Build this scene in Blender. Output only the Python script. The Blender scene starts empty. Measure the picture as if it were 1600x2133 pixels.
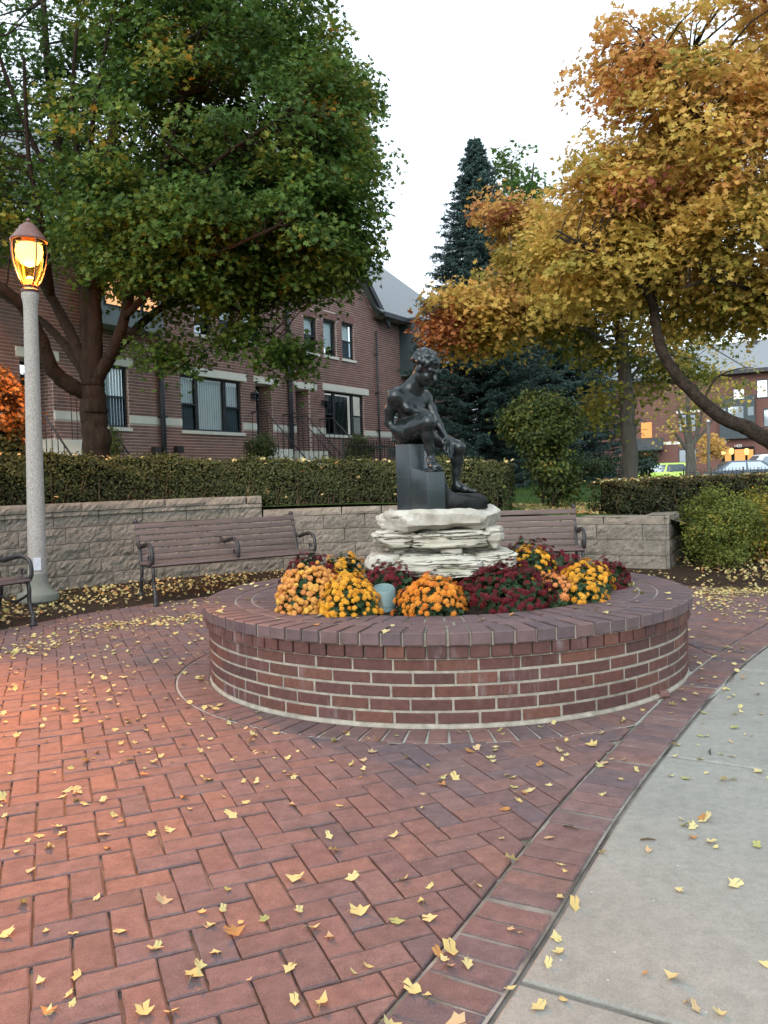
import bpy, bmesh, math, random
import numpy as np
from mathutils import Vector, Matrix

# ------------------------------------------------------------------ camera
SC = bpy.context.scene
COL = SC.collection
FPX, PITCH, ROLL, CAMH = 1726.0, 0.038, -0.032, 1.252
cp, sp, cr, sr = math.cos(PITCH), math.sin(PITCH), math.cos(ROLL), math.sin(ROLL)
FWD = Vector((0, cp, -sp)); UP0 = Vector((0, sp, cp)); RT0 = Vector((1, 0, 0))
RT = cr * RT0 + sr * UP0
UP = -sr * RT0 + cr * UP0
camd = bpy.data.cameras.new('camera'); cam = bpy.data.objects.new('camera', camd); COL.objects.link(cam)
camd.sensor_fit = 'VERTICAL'; camd.sensor_height = 24.0; camd.lens = FPX / 2133.0 * 24.0
camd.clip_start = 0.05; camd.clip_end = 2000
m = Matrix.Identity(4)
for i in range(3):
    m[i][0] = RT[i]; m[i][1] = UP[i]; m[i][2] = -FWD[i]
m[2][3] = CAMH
cam.matrix_world = m
SC.camera = cam

# ------------------------------------------------------------------ sky, sun, exposure
SUN_EL, SUN_AZ = math.radians(30), math.radians(200)      # azimuth measured from +Y clockwise
world = bpy.data.worlds.new('World'); SC.world = world; world.use_nodes = True
nt = world.node_tree; nt.nodes.clear()
wo = nt.nodes.new('ShaderNodeOutputWorld'); bg = nt.nodes.new('ShaderNodeBackground')
sky = nt.nodes.new('ShaderNodeTexSky'); sky.sky_type = 'NISHITA'; sky.sun_disc = False
sky.sun_elevation = SUN_EL; sky.sun_rotation = SUN_AZ
sky.air_density = 1.2; sky.dust_density = 6.0; sky.ozone_density = 1.5
hs = nt.nodes.new('ShaderNodeHueSaturation'); hs.inputs['Saturation'].default_value = 0.30
mxw = nt.nodes.new('ShaderNodeMix'); mxw.data_type = 'RGBA'
mxw.inputs[0].default_value = 0.62
mxw.inputs[7].default_value = (11.0, 12.6, 14.2, 1)         # even overcast cloud layer
nt.links.new(sky.outputs[0], hs.inputs['Color']); nt.links.new(hs.outputs[0], mxw.inputs[6])
nt.links.new(mxw.outputs[2], bg.inputs[0]); bg.inputs[1].default_value = 0.085
nt.links.new(bg.outputs[0], wo.inputs[0])
sund = bpy.data.lights.new('sun', 'SUN'); sund.energy = 1.0; sund.angle = math.radians(60); sund.color = (1.0, 0.97, 0.93)
sun = bpy.data.objects.new('sun', sund); COL.objects.link(sun)
sdir = Vector((math.sin(SUN_AZ) * math.cos(SUN_EL), math.cos(SUN_AZ) * math.cos(SUN_EL), math.sin(SUN_EL)))
sun.rotation_euler = (-sdir).to_track_quat('-Z', 'Y').to_euler()
sun.location = (0, -5, 30)
SC.view_settings.view_transform = 'Standard'; SC.view_settings.look = 'None'
SC.view_settings.exposure = 1.03; SC.view_settings.gamma = 1.0
SC.render.engine = 'CYCLES'
SC.cycles.max_bounces = 6; SC.cycles.transparent_max_bounces = 16
SC.cycles.caustics_reflective = False; SC.cycles.caustics_refractive = False

RNG = np.random.default_rng(7)
random.seed(7)
PI = math.pi

# ------------------------------------------------------------------ places: where a sight line meets a plane of the place
def ray(px, py):
    x = (px - 800) / FPX; y = -(py - 1066.5) / FPX
    return RT * x + UP * y + FWD
O = Vector((0, 0, CAMH))
def G(px, py, z=0.0):
    d = ray(px, py); return O + d * ((z - CAMH) / d.z)
def W(px, py, dist):
    d = ray(px, py); return O + d * (dist / d.y)

# ------------------------------------------------------------------ object helpers
def link(o, parent=None):
    COL.objects.link(o)
    if parent is not None: o.parent = parent
    return o
def obj(name, me, parent=None, loc=None, rot=None, kind=None, label=None, cat=None, group=None):
    o = bpy.data.objects.new(name, me); link(o, parent)
    if loc is not None: o.location = loc
    if rot is not None: o.rotation_euler = rot
    tag(o, label, cat, group, kind)
    return o
def tag(o, label=None, cat=None, group=None, kind=None):
    if label: o['label'] = label
    if cat: o['category'] = cat
    if group: o['group'] = group
    if kind: o['kind'] = kind
    return o
def thing(name, label, cat, loc=(0, 0, 0), rz=0.0, group=None):
    o = bpy.data.objects.new(name, None); link(o); o.empty_display_size = 0.1
    o.location = loc; o.rotation_euler = (0, 0, rz)
    return tag(o, label, cat, group)

class MB:
    def __init__(s): s.V = []; s.F = []; s.R = []
    def add(s, verts, faces, rnd=0.0):
        n = len(s.V); s.V.extend([tuple(v) for v in verts])
        for f in faces: s.F.append([i + n for i in f]); s.R.append(rnd)
        return s
    def box(s, lo, hi, rnd=0.0):
        x0, y0, z0 = lo; x1, y1, z1 = hi
        return s.add([(x0,y0,z0),(x1,y0,z0),(x1,y1,z0),(x0,y1,z0),(x0,y0,z1),(x1,y0,z1),(x1,y1,z1),(x0,y1,z1)],
              [(3,2,1,0),(4,5,6,7),(0,1,5,4),(1,2,6,5),(2,3,7,6),(3,0,4,7)], rnd)
    def obox(s, c, ax, ay, az, rnd=0.0):       # centre and three half axes
        c, ax, ay, az = map(Vector, (c, ax, ay, az)); P = []
        for k in (-1, 1):
            for (i, j) in ((-1,-1),(1,-1),(1,1),(-1,1)): P.append(c + ax*i + ay*j + az*k)
        return s.add(P, [(3,2,1,0),(4,5,6,7),(0,1,5,4),(1,2,6,5),(2,3,7,6),(3,0,4,7)], rnd)
    def prism(s, poly, z0, z1, rnd=0.0):
        n = len(poly); P = [(p[0], p[1], z0) for p in poly] + [(p[0], p[1], z1) for p in poly]
        F = [list(range(n))[::-1], list(range(n, 2*n))] + [(i, (i+1) % n, n+(i+1) % n, n+i) for i in range(n)]
        return s.add(P, F, rnd)
    def paver(s, poly, z0, zt, ch=0.004, rnd=0.0):   # prism with chamfered top, open bottom
        n = len(poly); cx = sum(p[0] for p in poly)/n; cy = sum(p[1] for p in poly)/n
        P = [(p[0], p[1], z0) for p in poly] + [(p[0], p[1], zt-ch*0.8) for p in poly]
        for p in poly:
            d = math.hypot(p[0]-cx, p[1]-cy) or 1; k = max(0, 1 - ch*1.4/d)
            P.append((cx+(p[0]-cx)*k, cy+(p[1]-cy)*k, zt))
        F = [(i, (i+1) % n, n+(i+1) % n, n+i) for i in range(n)] + [(n+i, n+(i+1) % n, 2*n+(i+1) % n, 2*n+i) for i in range(n)] + [list(range(2*n, 3*n))]
        return s.add(P, F, rnd)
    def tube(s, pts, rad, seg=8, caps=True, rnd=0.0, flat=1.0):
        pts = [Vector(p) for p in pts]; n = len(pts)
        if not hasattr(rad, '__len__'): rad = [rad]*n
        t0 = (pts[1]-pts[0]).normalized()
        a = t0.orthogonal().normalized(); base = len(s.V); V = []
        for i in range(n):
            t = (pts[min(i+1, n-1)] - pts[max(i-1, 0)])
            t = t.normalized() if t.length > 1e-9 else t0
            a = (a - t*a.dot(t)); a = a.normalized() if a.length > 1e-6 else t.orthogonal().normalized()
            b = t.cross(a)
            for k in range(seg):
                an = 2*PI*k/seg; V.append(pts[i] + (a*math.cos(an) + b*math.sin(an)*flat)*rad[i])
        F = []
        for i in range(n-1):
            for k in range(seg):
                k2 = (k+1) % seg; F.append((i*seg+k, i*seg+k2, (i+1)*seg+k2, (i+1)*seg+k))
        if caps: F.append(list(range(seg))[::-1]); F.append([(n-1)*seg+k for k in range(seg)])
        return s.add(V, F, rnd)
    def lathe(s, prof, c=(0,0,0), seg=24, rnd=0.0):
        V = []; F = []
        for (r, z) in prof:
            for k in range(seg):
                an = 2*PI*k/seg; V.append((c[0]+r*math.cos(an), c[1]+r*math.sin(an), c[2]+z))
        for i in range(len(prof)-1):
            for k in range(seg):
                k2 = (k+1) % seg; F.append((i*seg+k, i*seg+k2, (i+1)*seg+k2, (i+1)*seg+k))
        F.append(list(range(seg))[::-1]); F.append([(len(prof)-1)*seg+k for k in range(seg)])
        return s.add(V, F, rnd)
    def mesh(s, name, mat, smooth=False):
        me = bpy.data.meshes.new(name); me.from_pydata(s.V, [], s.F); me.update()
        if any(s.R):
            a = me.attributes.new('rnd', 'FLOAT', 'FACE'); a.data.foreach_set('value', np.array(s.R, dtype=np.float32))
        if mat: me.materials.append(mat)
        if smooth: me.polygons.foreach_set('use_smooth', [True]*len(me.polygons))
        return me
    def build(s, name, mat, parent=None, smooth=False, **k):
        return obj(name, s.mesh(name, mat, smooth), parent, **k)

def autosmooth(me, deg=35):
    me.polygons.foreach_set('use_smooth', [True]*len(me.polygons))
    bm = bmesh.new(); bm.from_mesh(me); lim = math.radians(deg)
    for e in bm.edges:
        if len(e.link_faces) == 2 and e.calc_face_angle(0) > lim: e.smooth = False
    bm.to_mesh(me); bm.free(); return me
def bevel(me, w, seg=2, deg=30):
    bm = bmesh.new(); bm.from_mesh(me); bmesh.ops.remove_doubles(bm, verts=bm.verts, dist=1e-5)
    ed = [e for e in bm.edges if len(e.link_faces) == 2 and e.calc_face_angle(0) > math.radians(deg)]
    bmesh.ops.bevel(bm, geom=ed, offset=w, segments=seg, affect='EDGES', profile=0.6, clamp_overlap=True)
    bm.to_mesh(me); bm.free(); me.update(); return me

def fast_mesh(name, V, polysize, F, mat, rnd=None, smooth=False):
    """V (n,3), F (m,polysize) index arrays -> mesh"""
    me = bpy.data.meshes.new(name); V = np.ascontiguousarray(V, dtype=np.float32); F = np.ascontiguousarray(F, dtype=np.int32)
    me.vertices.add(len(V)); me.vertices.foreach_set('co', V.ravel())
    me.loops.add(F.size); me.loops.foreach_set('vertex_index', F.ravel())
    me.polygons.add(len(F)); me.polygons.foreach_set('loop_start', np.arange(len(F), dtype=np.int32)*polysize)
    try: me.polygons.foreach_set('loop_total', np.full(len(F), polysize, dtype=np.int32))
    except Exception: pass
    me.update(calc_edges=True)
    if rnd is not None:
        a = me.attributes.new('rnd', 'FLOAT', 'FACE'); a.data.foreach_set('value', np.ascontiguousarray(rnd, dtype=np.float32))
    if smooth: me.polygons.foreach_set('use_smooth', np.ones(len(F), dtype=bool))
    me.materials.append(mat); return me

# leaf outlines in a unit square, fan of triangles around vertex 0 (x along the leaf, y across, z lift)
def fan(n): return np.array([(0, i, i+1) for i in range(1, n)], dtype=np.int32)
_m = [(0.02,0),( -0.5,0.05),(-0.42,0.42),(-0.14,0.35),(0.05,0.58),(0.23,0.33),(0.62,0.0),(0.23,-0.33),(0.05,-0.58),(-0.14,-0.35),(-0.42,-0.42),(-0.5,-0.05)]
MAPLE = (np.array([(x, y, 0.16*abs(y) - 0.10*x*x) for x, y in _m]), fan(len(_m)-1))
_s = [(-0.05,0),(-0.5,0.0),(-0.34,0.40),(-0.06,0.20),(0.20,0.52),(0.16,0.15),(0.60,0.0),(0.16,-0.15),(0.20,-0.52),(-0.06,-0.20),(-0.34,-0.40),(-0.5,0.0)]
MAPLE_S = (np.array([(x, y, 0.22*abs(y) - 0.12*x*x) for x, y in _s]), fan(len(_s)-1))
OVAL = (np.array([(-0.5,0,0),(-0.1,0.28,0.06),(0.5,0,-0.06),(-0.1,-0.28,0.06)]), np.array([(0,2,1),(0,3,2)]))
NEEDLE = (np.array([(-0.5,0.06,0),(-0.5,-0.06,0),(0.5,0,0)]), np.array([(0,1,2)]))
def nrm(a): return a / np.maximum(np.linalg.norm(a, axis=1, keepdims=True), 1e-9)
def leaf_cloud(name, C, N, S, rnd, shape, mat, parent=None, T=None, rng=RNG, **k):
    C = np.asarray(C, float); N = nrm(np.asarray(N, float)); S = np.asarray(S, float)[:, None, None]
    n = len(C)
    if T is None: T = rng.normal(size=(n, 3))
    T = nrm(T - N*np.sum(T*N, 1, keepdims=True)); B = np.cross(N, T)
    P, F = shape
    V = C[:, None, :] + S*(P[None, :, 0:1]*T[:, None] + P[None, :, 1:2]*B[:, None] + P[None, :, 2:3]*N[:, None])
    FF = (F[None] + (np.arange(n)*len(P))[:, None, None]).reshape(-1, 3)
    R = np.repeat(np.asarray(rnd, float), len(F))
    me = fast_mesh(name, V.reshape(-1, 3), 3, FF, mat, R)
    return obj(name, me, parent, **k)

# ------------------------------------------------------------------ materials
def nodes_of(name):
    mt = bpy.data.materials.new(name); mt.use_nodes = True; t = mt.node_tree; t.nodes.clear()
    out = t.nodes.new('ShaderNodeOutputMaterial'); b = t.nodes.new('ShaderNodeBsdfPrincipled')
    t.links.new(b.outputs[0], out.inputs[0]); return mt, t, b, out
def crack_mat(name, c0, c1, dark):
    mt, t, b, out = nodes_of(name)
    c = ramp(t, sharpen(t, noise(t, 5, 6, 0.65, stretch=(1,1,4)), 0.3, 0.7), [c0, c1])
    n = noise(t, 5.5, 4, 0.55, stretch=(0.55,0.55,7)); a = t.nodes.new('ShaderNodeMath'); a.operation = 'SUBTRACT'; a.inputs[1].default_value = 0.5; t.links.new(n, a.inputs[0])
    ab = t.nodes.new('ShaderNodeMath'); ab.operation = 'ABSOLUTE'; t.links.new(a.outputs[0], ab.inputs[0]); ln = sharpen(t, ab.outputs[0], 0.0, 0.022)
    c = mix(t, ln, dark, c); c = mix(t, sharpen(t, noise(t, 5, 5, 0.7), 0.56, 0.78), c, (0.27,0.26,0.18)); t.links.new(c, b.inputs['Base Color']); b.inputs['Roughness'].default_value = 0.9
    bump(t, b, ln, 1.0, 0.015); return mt
def rnd_node(t):
    at = t.nodes.new('ShaderNodeAttribute'); at.attribute_name = 'rnd'; oi = t.nodes.new('ShaderNodeObjectInfo')
    a = t.nodes.new('ShaderNodeMath'); a.operation = 'ADD'; f = t.nodes.new('ShaderNodeMath'); f.operation = 'FRACT'
    t.links.new(at.outputs['Fac'], a.inputs[0]); t.links.new(oi.outputs['Random'], a.inputs[1]); t.links.new(a.outputs[0], f.inputs[0])
    return f.outputs[0]
def attr_node(t):
    at = t.nodes.new('ShaderNodeAttribute'); at.attribute_name = 'rnd'; return at.outputs['Fac']
def ramp(t, fac, cols, interp='LINEAR'):
    r = t.nodes.new('ShaderNodeValToRGB'); r.color_ramp.interpolation = interp
    e = r.color_ramp.elements
    while len(e) < len(cols): e.new(0.5)
    for i, c in enumerate(cols):
        pos = i/(len(cols)-1) if interp == 'LINEAR' else i/len(cols)
        if len(c) == 4: pos, c = c[0], c[1:]
        e[i].position = pos; e[i].color = (*c, 1)
    t.links.new(fac, r.inputs[0]); return r.outputs[0]
def noise(t, scale, detail=4, rough=0.6, coord=None, stretch=None):
    n = t.nodes.new('ShaderNodeTexNoise'); n.inputs['Scale'].default_value = scale; n.inputs['Detail'].default_value = detail
    n.inputs['Roughness'].default_value = rough
    if coord is None:
        g = t.nodes.new('ShaderNodeNewGeometry'); coord = g.outputs['Position']
    if stretch:
        mp = t.nodes.new('ShaderNodeMapping'); mp.inputs['Scale'].default_value = stretch; t.links.new(coord, mp.inputs[0]); coord = mp.outputs[0]
    t.links.new(coord, n.inputs['Vector']); return n.outputs['Fac']
def mix(t, f, a, b, mode='MIX'):
    x = t.nodes.new('ShaderNodeMix'); x.data_type = 'RGBA'; x.blend_type = mode
    for sock, v in ((x.inputs[0], f), (x.inputs[6], a), (x.inputs[7], b)):
        if hasattr(v, 'node'): t.links.new(v, sock)
        elif hasattr(v, '__len__'): sock.default_value = (*v, 1) if len(v) == 3 else v
        else: sock.default_value = v
    return x.outputs[2]
def sharpen(t, f, lo, hi):
    mr = t.nodes.new('ShaderNodeMapRange'); mr.inputs[1].default_value = lo; mr.inputs[2].default_value = hi
    t.links.new(f, mr.inputs[0]); return mr.outputs[0]
def bump(t, b, h, strength=0.3, dist=0.01):
    bn = t.nodes.new('ShaderNodeBump'); bn.inputs['Strength'].default_value = strength; bn.inputs['Distance'].default_value = dist
    t.links.new(h, bn.inputs['Height']); t.links.new(bn.outputs[0], b.inputs['Normal'])
def M(name, cols, scale=6.0, rough=0.8, spec=0.3, bmp=0.0, bscale=60, bdist=0.01, metal=0.0, pal=None, grain=0.35, stain=None, stretch=None):
    """cols: noise palette; pal: per-piece palette multiplied by the noise"""
    mt, t, b, out = nodes_of(name)
    n1 = sharpen(t, noise(t, scale, 6, 0.65, stretch=stretch), 0.3, 0.7)
    if pal:
        c = ramp(t, rnd_node(t), pal)
        lo = tuple(1-grain for _ in range(3)); c = mix(t, 1.0, c, ramp(t, n1, [lo, (1.0+grain*0.5,)*3]), 'MULTIPLY')
    else: c = ramp(t, n1, cols)
    if stain:
        sc_, scol, lo_, hi_ = stain
        c = mix(t, sharpen(t, noise(t, sc_, 5, 0.7), lo_, hi_), c, scol)
    t.links.new(c, b.inputs['Base Color'])
    b.inputs['Roughness'].default_value = rough; b.inputs['Specular IOR Level'].default_value = spec; b.inputs['Metallic'].default_value = metal
    if bmp: bump(t, b, noise(t, bscale, 5, 0.7, stretch=stretch), bmp, bdist)
    return mt
def leaf_mat(name, pal, trans=0.3, rough=0.6, objrand=False, var=0.35):
    mt, t, b, out = nodes_of(name)
    c = ramp(t, rnd_node(t) if objrand else attr_node(t), pal)
    nz = sharpen(t, noise(t, 1.3, 3, 0.6), 0.3, 0.7)
    c = mix(t, 1.0, c, ramp(t, nz, [(1-var,)*3, (1+var*0.6,)*3]), 'MULTIPLY')
    t.links.new(c, b.inputs['Base Color']); b.inputs['Roughness'].default_value = rough; b.inputs['Specular IOR Level'].default_value = 0.25
    tr = t.nodes.new('ShaderNodeBsdfTranslucent'); t.links.new(c, tr.inputs[0])
    mx = t.nodes.new('ShaderNodeMixShader'); mx.inputs[0].default_value = trans
    t.links.new(b.outputs[0], mx.inputs[1]); t.links.new(tr.outputs[0], mx.inputs[2]); t.links.new(mx.outputs[0], out.inputs[0])
    return mt
def emis(name, col, strength):
    mt, t, b, out = nodes_of(name); b.inputs['Emission Color'].default_value = (*col, 1); b.inputs['Emission Strength'].default_value = strength
    b.inputs['Base Color'].default_value = (0.02, 0.02, 0.02, 1); return mt
def glass(name, tint=(0.75, 0.85, 0.9), refl=0.3):
    mt, t, b, out = nodes_of(name)
    tr = t.nodes.new('ShaderNodeBsdfTransparent'); tr.inputs[0].default_value = (*tint, 1)
    gl = t.nodes.new('ShaderNodeBsdfGlossy'); gl.inputs['Roughness'].default_value = 0.03; gl.inputs[0].default_value = (0.9, 0.95, 1, 1)
    fr = t.nodes.new('ShaderNodeLayerWeight'); fr.inputs[0].default_value = refl
    mx = t.nodes.new('ShaderNodeMixShader'); t.links.new(fr.outputs['Fresnel'], mx.inputs[0])
    t.links.new(tr.outputs[0], mx.inputs[1]); t.links.new(gl.outputs[0], mx.inputs[2]); t.links.new(mx.outputs[0], out.inputs[0]); return mt

MAT = {}
def paver():
    mt, t, b, out = nodes_of('paver_clay')
    c = ramp(t, rnd_node(t), [(0.128,0.084,0.081),(0.170,0.098,0.087),(0.142,0.096,0.096),(0.190,0.106,0.088),(0.154,0.090,0.084),(0.116,0.086,0.091),(0.178,0.110,0.100),(0.135,0.082,0.076)])
    c = mix(t, 1.0, c, ramp(t, sharpen(t, noise(t, 16, 6, 0.7), 0.3, 0.7), [(0.70,)*3, (1.20,)*3]), 'MULTIPLY')
    c = mix(t, 1.0, c, ramp(t, sharpen(t, noise(t, 260, 3, 0.6), 0.3, 0.7), [(0.74,)*3, (1.22,)*3]), 'MULTIPLY')
    c = mix(t, sharpen(t, noise(t, 2.3, 6, 0.72), 0.55, 0.80), c, (0.075,0.057,0.054))
    c = mix(t, sharpen(t, noise(t, 48, 5, 0.7), 0.68, 0.76), c, (0.045,0.034,0.032))
    c = mix(t, sharpen(t, noise(t, 5.5, 5, 0.75), 0.64, 0.90), c, (0.24,0.185,0.165))
    t.links.new(c, b.inputs['Base Color']); b.inputs['Roughness'].default_value = 0.85; b.inputs['Specular IOR Level'].default_value = 0.3
    bump(t, b, noise(t, 110, 6, 0.75), 0.7, 0.006); return mt
MAT['paver'] = paver()
def wallbrick():
    mt, t, b, out = nodes_of('planter_brick')
    c = ramp(t, rnd_node(t), [(0.080,0.036,0.030),(0.118,0.050,0.038),(0.088,0.042,0.038),(0.135,0.060,0.042),(0.070,0.036,0.033),(0.105,0.050,0.044)])
    c = mix(t, 1.0, c, ramp(t, sharpen(t, noise(t, 30, 6, 0.7), 0.3, 0.7), [(0.68,)*3, (1.18,)*3]), 'MULTIPLY')
    st = noise(t, 1.0, 5, 0.7, stretch=(22,22,3.2)); mk = noise(t, 1.7, 4, 0.6)
    mm = t.nodes.new('ShaderNodeMath'); mm.operation = 'MULTIPLY'; t.links.new(sharpen(t, st, 0.50, 0.72), mm.inputs[0]); t.links.new(sharpen(t, mk, 0.50, 0.66), mm.inputs[1])
    c = mix(t, mm.outputs[0], c, (0.26,0.23,0.24))
    t.links.new(c, b.inputs['Base Color']); b.inputs['Roughness'].default_value = 0.78; b.inputs['Specular IOR Level'].default_value = 0.3
    bump(t, b, noise(t, 150, 5, 0.7), 0.4, 0.004); return mt
MAT['wallbrick'] = wallbrick()
MAT['coping'] = M('coping_brick', None, 12, 0.6, 0.4, 0.3, 160, 0.003, grain=0.3,
    pal=[(0.098,0.068,0.070),(0.125,0.078,0.076),(0.090,0.064,0.070),(0.135,0.084,0.080),(0.105,0.075,0.082)])
MAT['mortar'] = M('mortar', [(0.21,0.195,0.16),(0.36,0.335,0.28)], 20, 0.95, 0.1, 0.5, 120, 0.004, stain=(3.0, (0.13,0.125,0.11), 0.55, 0.75))
MAT['sand'] = M('joint_sand', [(0.06,0.052,0.046),(0.27,0.25,0.22)], 2.2, 0.95, 0.1, 0.5, 200, 0.004, stain=(5, (0.055,0.055,0.03), 0.56, 0.72))
def concrete():
    mt, t, b, out = nodes_of('concrete')
    c = ramp(t, sharpen(t, noise(t, 1.6, 6, 0.7), 0.3, 0.7), [(0.205,0.208,0.184),(0.285,0.280,0.248)])
    c = mix(t, 1.0, c, ramp(t, sharpen(t, noise(t, 26, 8, 0.75), 0.3, 0.7), [(0.80,)*3, (1.14,)*3]), 'MULTIPLY')
    c = mix(t, 1.0, c, ramp(t, sharpen(t, noise(t, 170, 3, 0.6), 0.3, 0.7), [(0.84,)*3, (1.12,)*3]), 'MULTIPLY')
    c = mix(t, sharpen(t, noise(t, 6.5, 6, 0.72), 0.57, 0.80), c, (0.125,0.13,0.112))
    v = t.nodes.new('ShaderNodeTexVoronoi'); v.inputs['Scale'].default_value = 13; g = t.nodes.new('ShaderNodeNewGeometry'); t.links.new(g.outputs['Position'], v.inputs['Vector'])
    c = mix(t, sharpen(t, v.outputs['Distance'], 0.055, 0.035), c, (0.40,0.40,0.37))
    t.links.new(c, b.inputs['Base Color']); b.inputs['Roughness'].default_value = 0.9; b.inputs['Specular IOR Level'].default_value = 0.2
    bump(t, b, noise(t, 190, 5, 0.7), 0.5, 0.004); return mt
MAT['concrete'] = concrete()
MAT['mulch'] = M('mulch', [(0.022,0.015,0.011),(0.075,0.052,0.036)], 30, 0.95, 0.1, 1.0, 60, 0.03)
MAT['soil'] = M('soil', [(0.012,0.009,0.007),(0.04,0.03,0.022)], 40, 0.95, 0.1, 1.0, 80, 0.02)
MAT['lawn'] = M('lawn', [(0.035,0.075,0.018),(0.07,0.12,0.03)], 4, 0.95, 0.1, 0.6, 120, 0.02)
MAT['grassblade'] = leaf_mat('grass_blade', [(0.04,0.10,0.02),(0.07,0.15,0.03),(0.12,0.17,0.04)], 0.2)
MAT['asphalt'] = M('asphalt', [(0.04,0.04,0.042),(0.06,0.06,0.06)], 6, 0.9, 0.2, 0.3, 200, 0.004)
MAT['block'] = M('wall_block', None, 16, 0.95, 0.15, 1.0, 38, 0.03, grain=0.30, stain=(2.4, (0.12,0.125,0.095), 0.5, 0.8),
    pal=[(0.235,0.215,0.180),(0.265,0.243,0.205),(0.215,0.202,0.172),(0.275,0.250,0.212)])
MAT['blockcap'] = M('cap_block', None, 7, 0.95, 0.15, 0.8, 50, 0.015, grain=0.3, pal=[(0.235,0.210,0.172),(0.26,0.235,0.192),(0.215,0.195,0.165)])
MAT['limestone'] = M('limestone', [(0.27,0.255,0.205),(0.52,0.505,0.45)], 9, 0.85, 0.2, 0.5, 45, 0.01, stain=(5, (0.36,0.34,0.25), 0.55, 0.8))
MAT['strata'] = crack_mat('layered_limestone', (0.31,0.295,0.235), (0.53,0.515,0.44), (0.045,0.038,0.028))
MAT['black_iron'] = M('black_iron', [(0.012,0.012,0.014),(0.03,0.028,0.03)], 20, 0.5, 0.5, 0.15, 120, 0.002)
MAT['benchslat'] = M('bench_slat', [(0.085,0.060,0.054),(0.135,0.098,0.088)], 10, 0.62, 0.35, 0.25, 30, 0.003, stretch=(0.3,1,4))
MAT['aggregate'] = M('exposed_aggregate', [(0.14,0.13,0.115),(0.47,0.45,0.42)], 95, 0.9, 0.2, 0.7, 110, 0.006)
MAT['lampbase'] = M('lamp_base', [(0.12,0.13,0.11),(0.25,0.25,0.22)], 8, 0.9, 0.2, 0.5, 60, 0.006, stain=(4,(0.08,0.11,0.07),0.5,0.75))
MAT['lampmetal'] = M('lamp_bronze_paint', [(0.11,0.05,0.042),(0.17,0.085,0.07)], 20, 0.4, 0.5)
MAT['plate'] = M('steel_plate', [(0.45,0.48,0.52),(0.6,0.62,0.66)], 30, 0.45, 0.5, metal=0.3)
MAT['bark_dark'] = M('dark_bark', [(0.018,0.012,0.009),(0.05,0.035,0.026)], 5, 0.95, 0.15, 1.0, 16, 0.06, stretch=(3,3,0.6))
MAT['bark_grey'] = M('grey_bark', [(0.085,0.08,0.07),(0.16,0.152,0.13)], 5, 0.95, 0.15, 1.0, 22, 0.05, stretch=(3,3,0.5))
MAT['bark_brown'] = M('brown_bark', [(0.020,0.015,0.011),(0.075,0.058,0.046)], 14, 0.95, 0.15, 1.0, 34, 0.05)
MAT['twig'] = M('twig', [(0.05,0.035,0.022),(0.13,0.095,0.06)], 9, 0.95, 0.1)
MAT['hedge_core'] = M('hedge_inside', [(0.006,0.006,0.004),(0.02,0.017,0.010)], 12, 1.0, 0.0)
MAT['tealmetal'] = M('verdigris_paint', [(0.10,0.16,0.165),(0.14,0.215,0.215)], 9, 0.55, 0.4)
MAT['facadebrick'] = M('facade_brick', None, 3, 0.85, 0.2, grain=0.25, pal=[(0.215,0.122,0.108),(0.265,0.148,0.126),(0.235,0.134,0.121),(0.185,0.110,0.102),(0.28,0.160,0.136)])
MAT['facademortar'] = M('facade_mortar', [(0.56,0.49,0.44),(0.70,0.63,0.57)], 2, 0.95, 0.1)
MAT['stonetrim'] = M('stone_trim', [(0.58,0.59,0.52),(0.70,0.71,0.64)], 3, 0.85, 0.2)
MAT['darkframe'] = M('dark_frame', [(0.018,0.022,0.028),(0.03,0.035,0.042)], 8, 0.5, 0.4)
MAT['doorgreen'] = M('dark_green_door', [(0.012,0.026,0.024),(0.02,0.036,0.033)], 8, 0.5, 0.4)
MAT['baygrey'] = M('slate_panel', [(0.035,0.05,0.055),(0.05,0.066,0.072)], 5, 0.6, 0.35)
MAT['baylight'] = M('bay_panel', [(0.16,0.20,0.215),(0.20,0.245,0.26)], 5, 0.6, 0.35)
MAT['soffit'] = M('soffit', [(0.30,0.29,0.25),(0.38,0.36,0.31)], 5, 0.8, 0.2)
MAT['shingle'] = M('shingle', [(0.17,0.19,0.20),(0.25,0.27,0.285)], 12, 0.9, 0.2, 0.6, 30, 0.01)
MAT['blind'] = M('blind', None, 3, 0.8, 0.2, grain=0.1, pal=[(0.76,0.80,0.80),(0.86,0.88,0.87),(0.80,0.84,0.84)])
MAT['room'] = M('dark_room', [(0.008,0.01,0.012),(0.016,0.018,0.02)], 2, 1.0, 0.0)
MAT['pane'] = glass('window_pane', (0.93,0.97,0.98), 0.12)
MAT['screenpane'] = glass('screened_pane', (0.55, 0.60, 0.63), 0.12)
MAT['lampglass'] = glass('lamp_glass', (1.0, 0.80, 0.42), 0.2)
MAT['litroom'] = emis('lit_room', (1.0, 0.5, 0.22), 0.6)
MAT['litentry'] = emis('lit_entry', (1.0, 0.42, 0.08), 0.55)
MAT['bulb'] = emis('sodium_bulb', (1.0, 0.52, 0.09), 7.0)
MAT['smallbulb'] = emis('entry_bulb', (1.0, 0.6, 0.2), 1.0)
MAT['number'] = M('number_paint', [(0.7,0.7,0.7),(0.75,0.75,0.75)], 3, 0.7)

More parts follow.
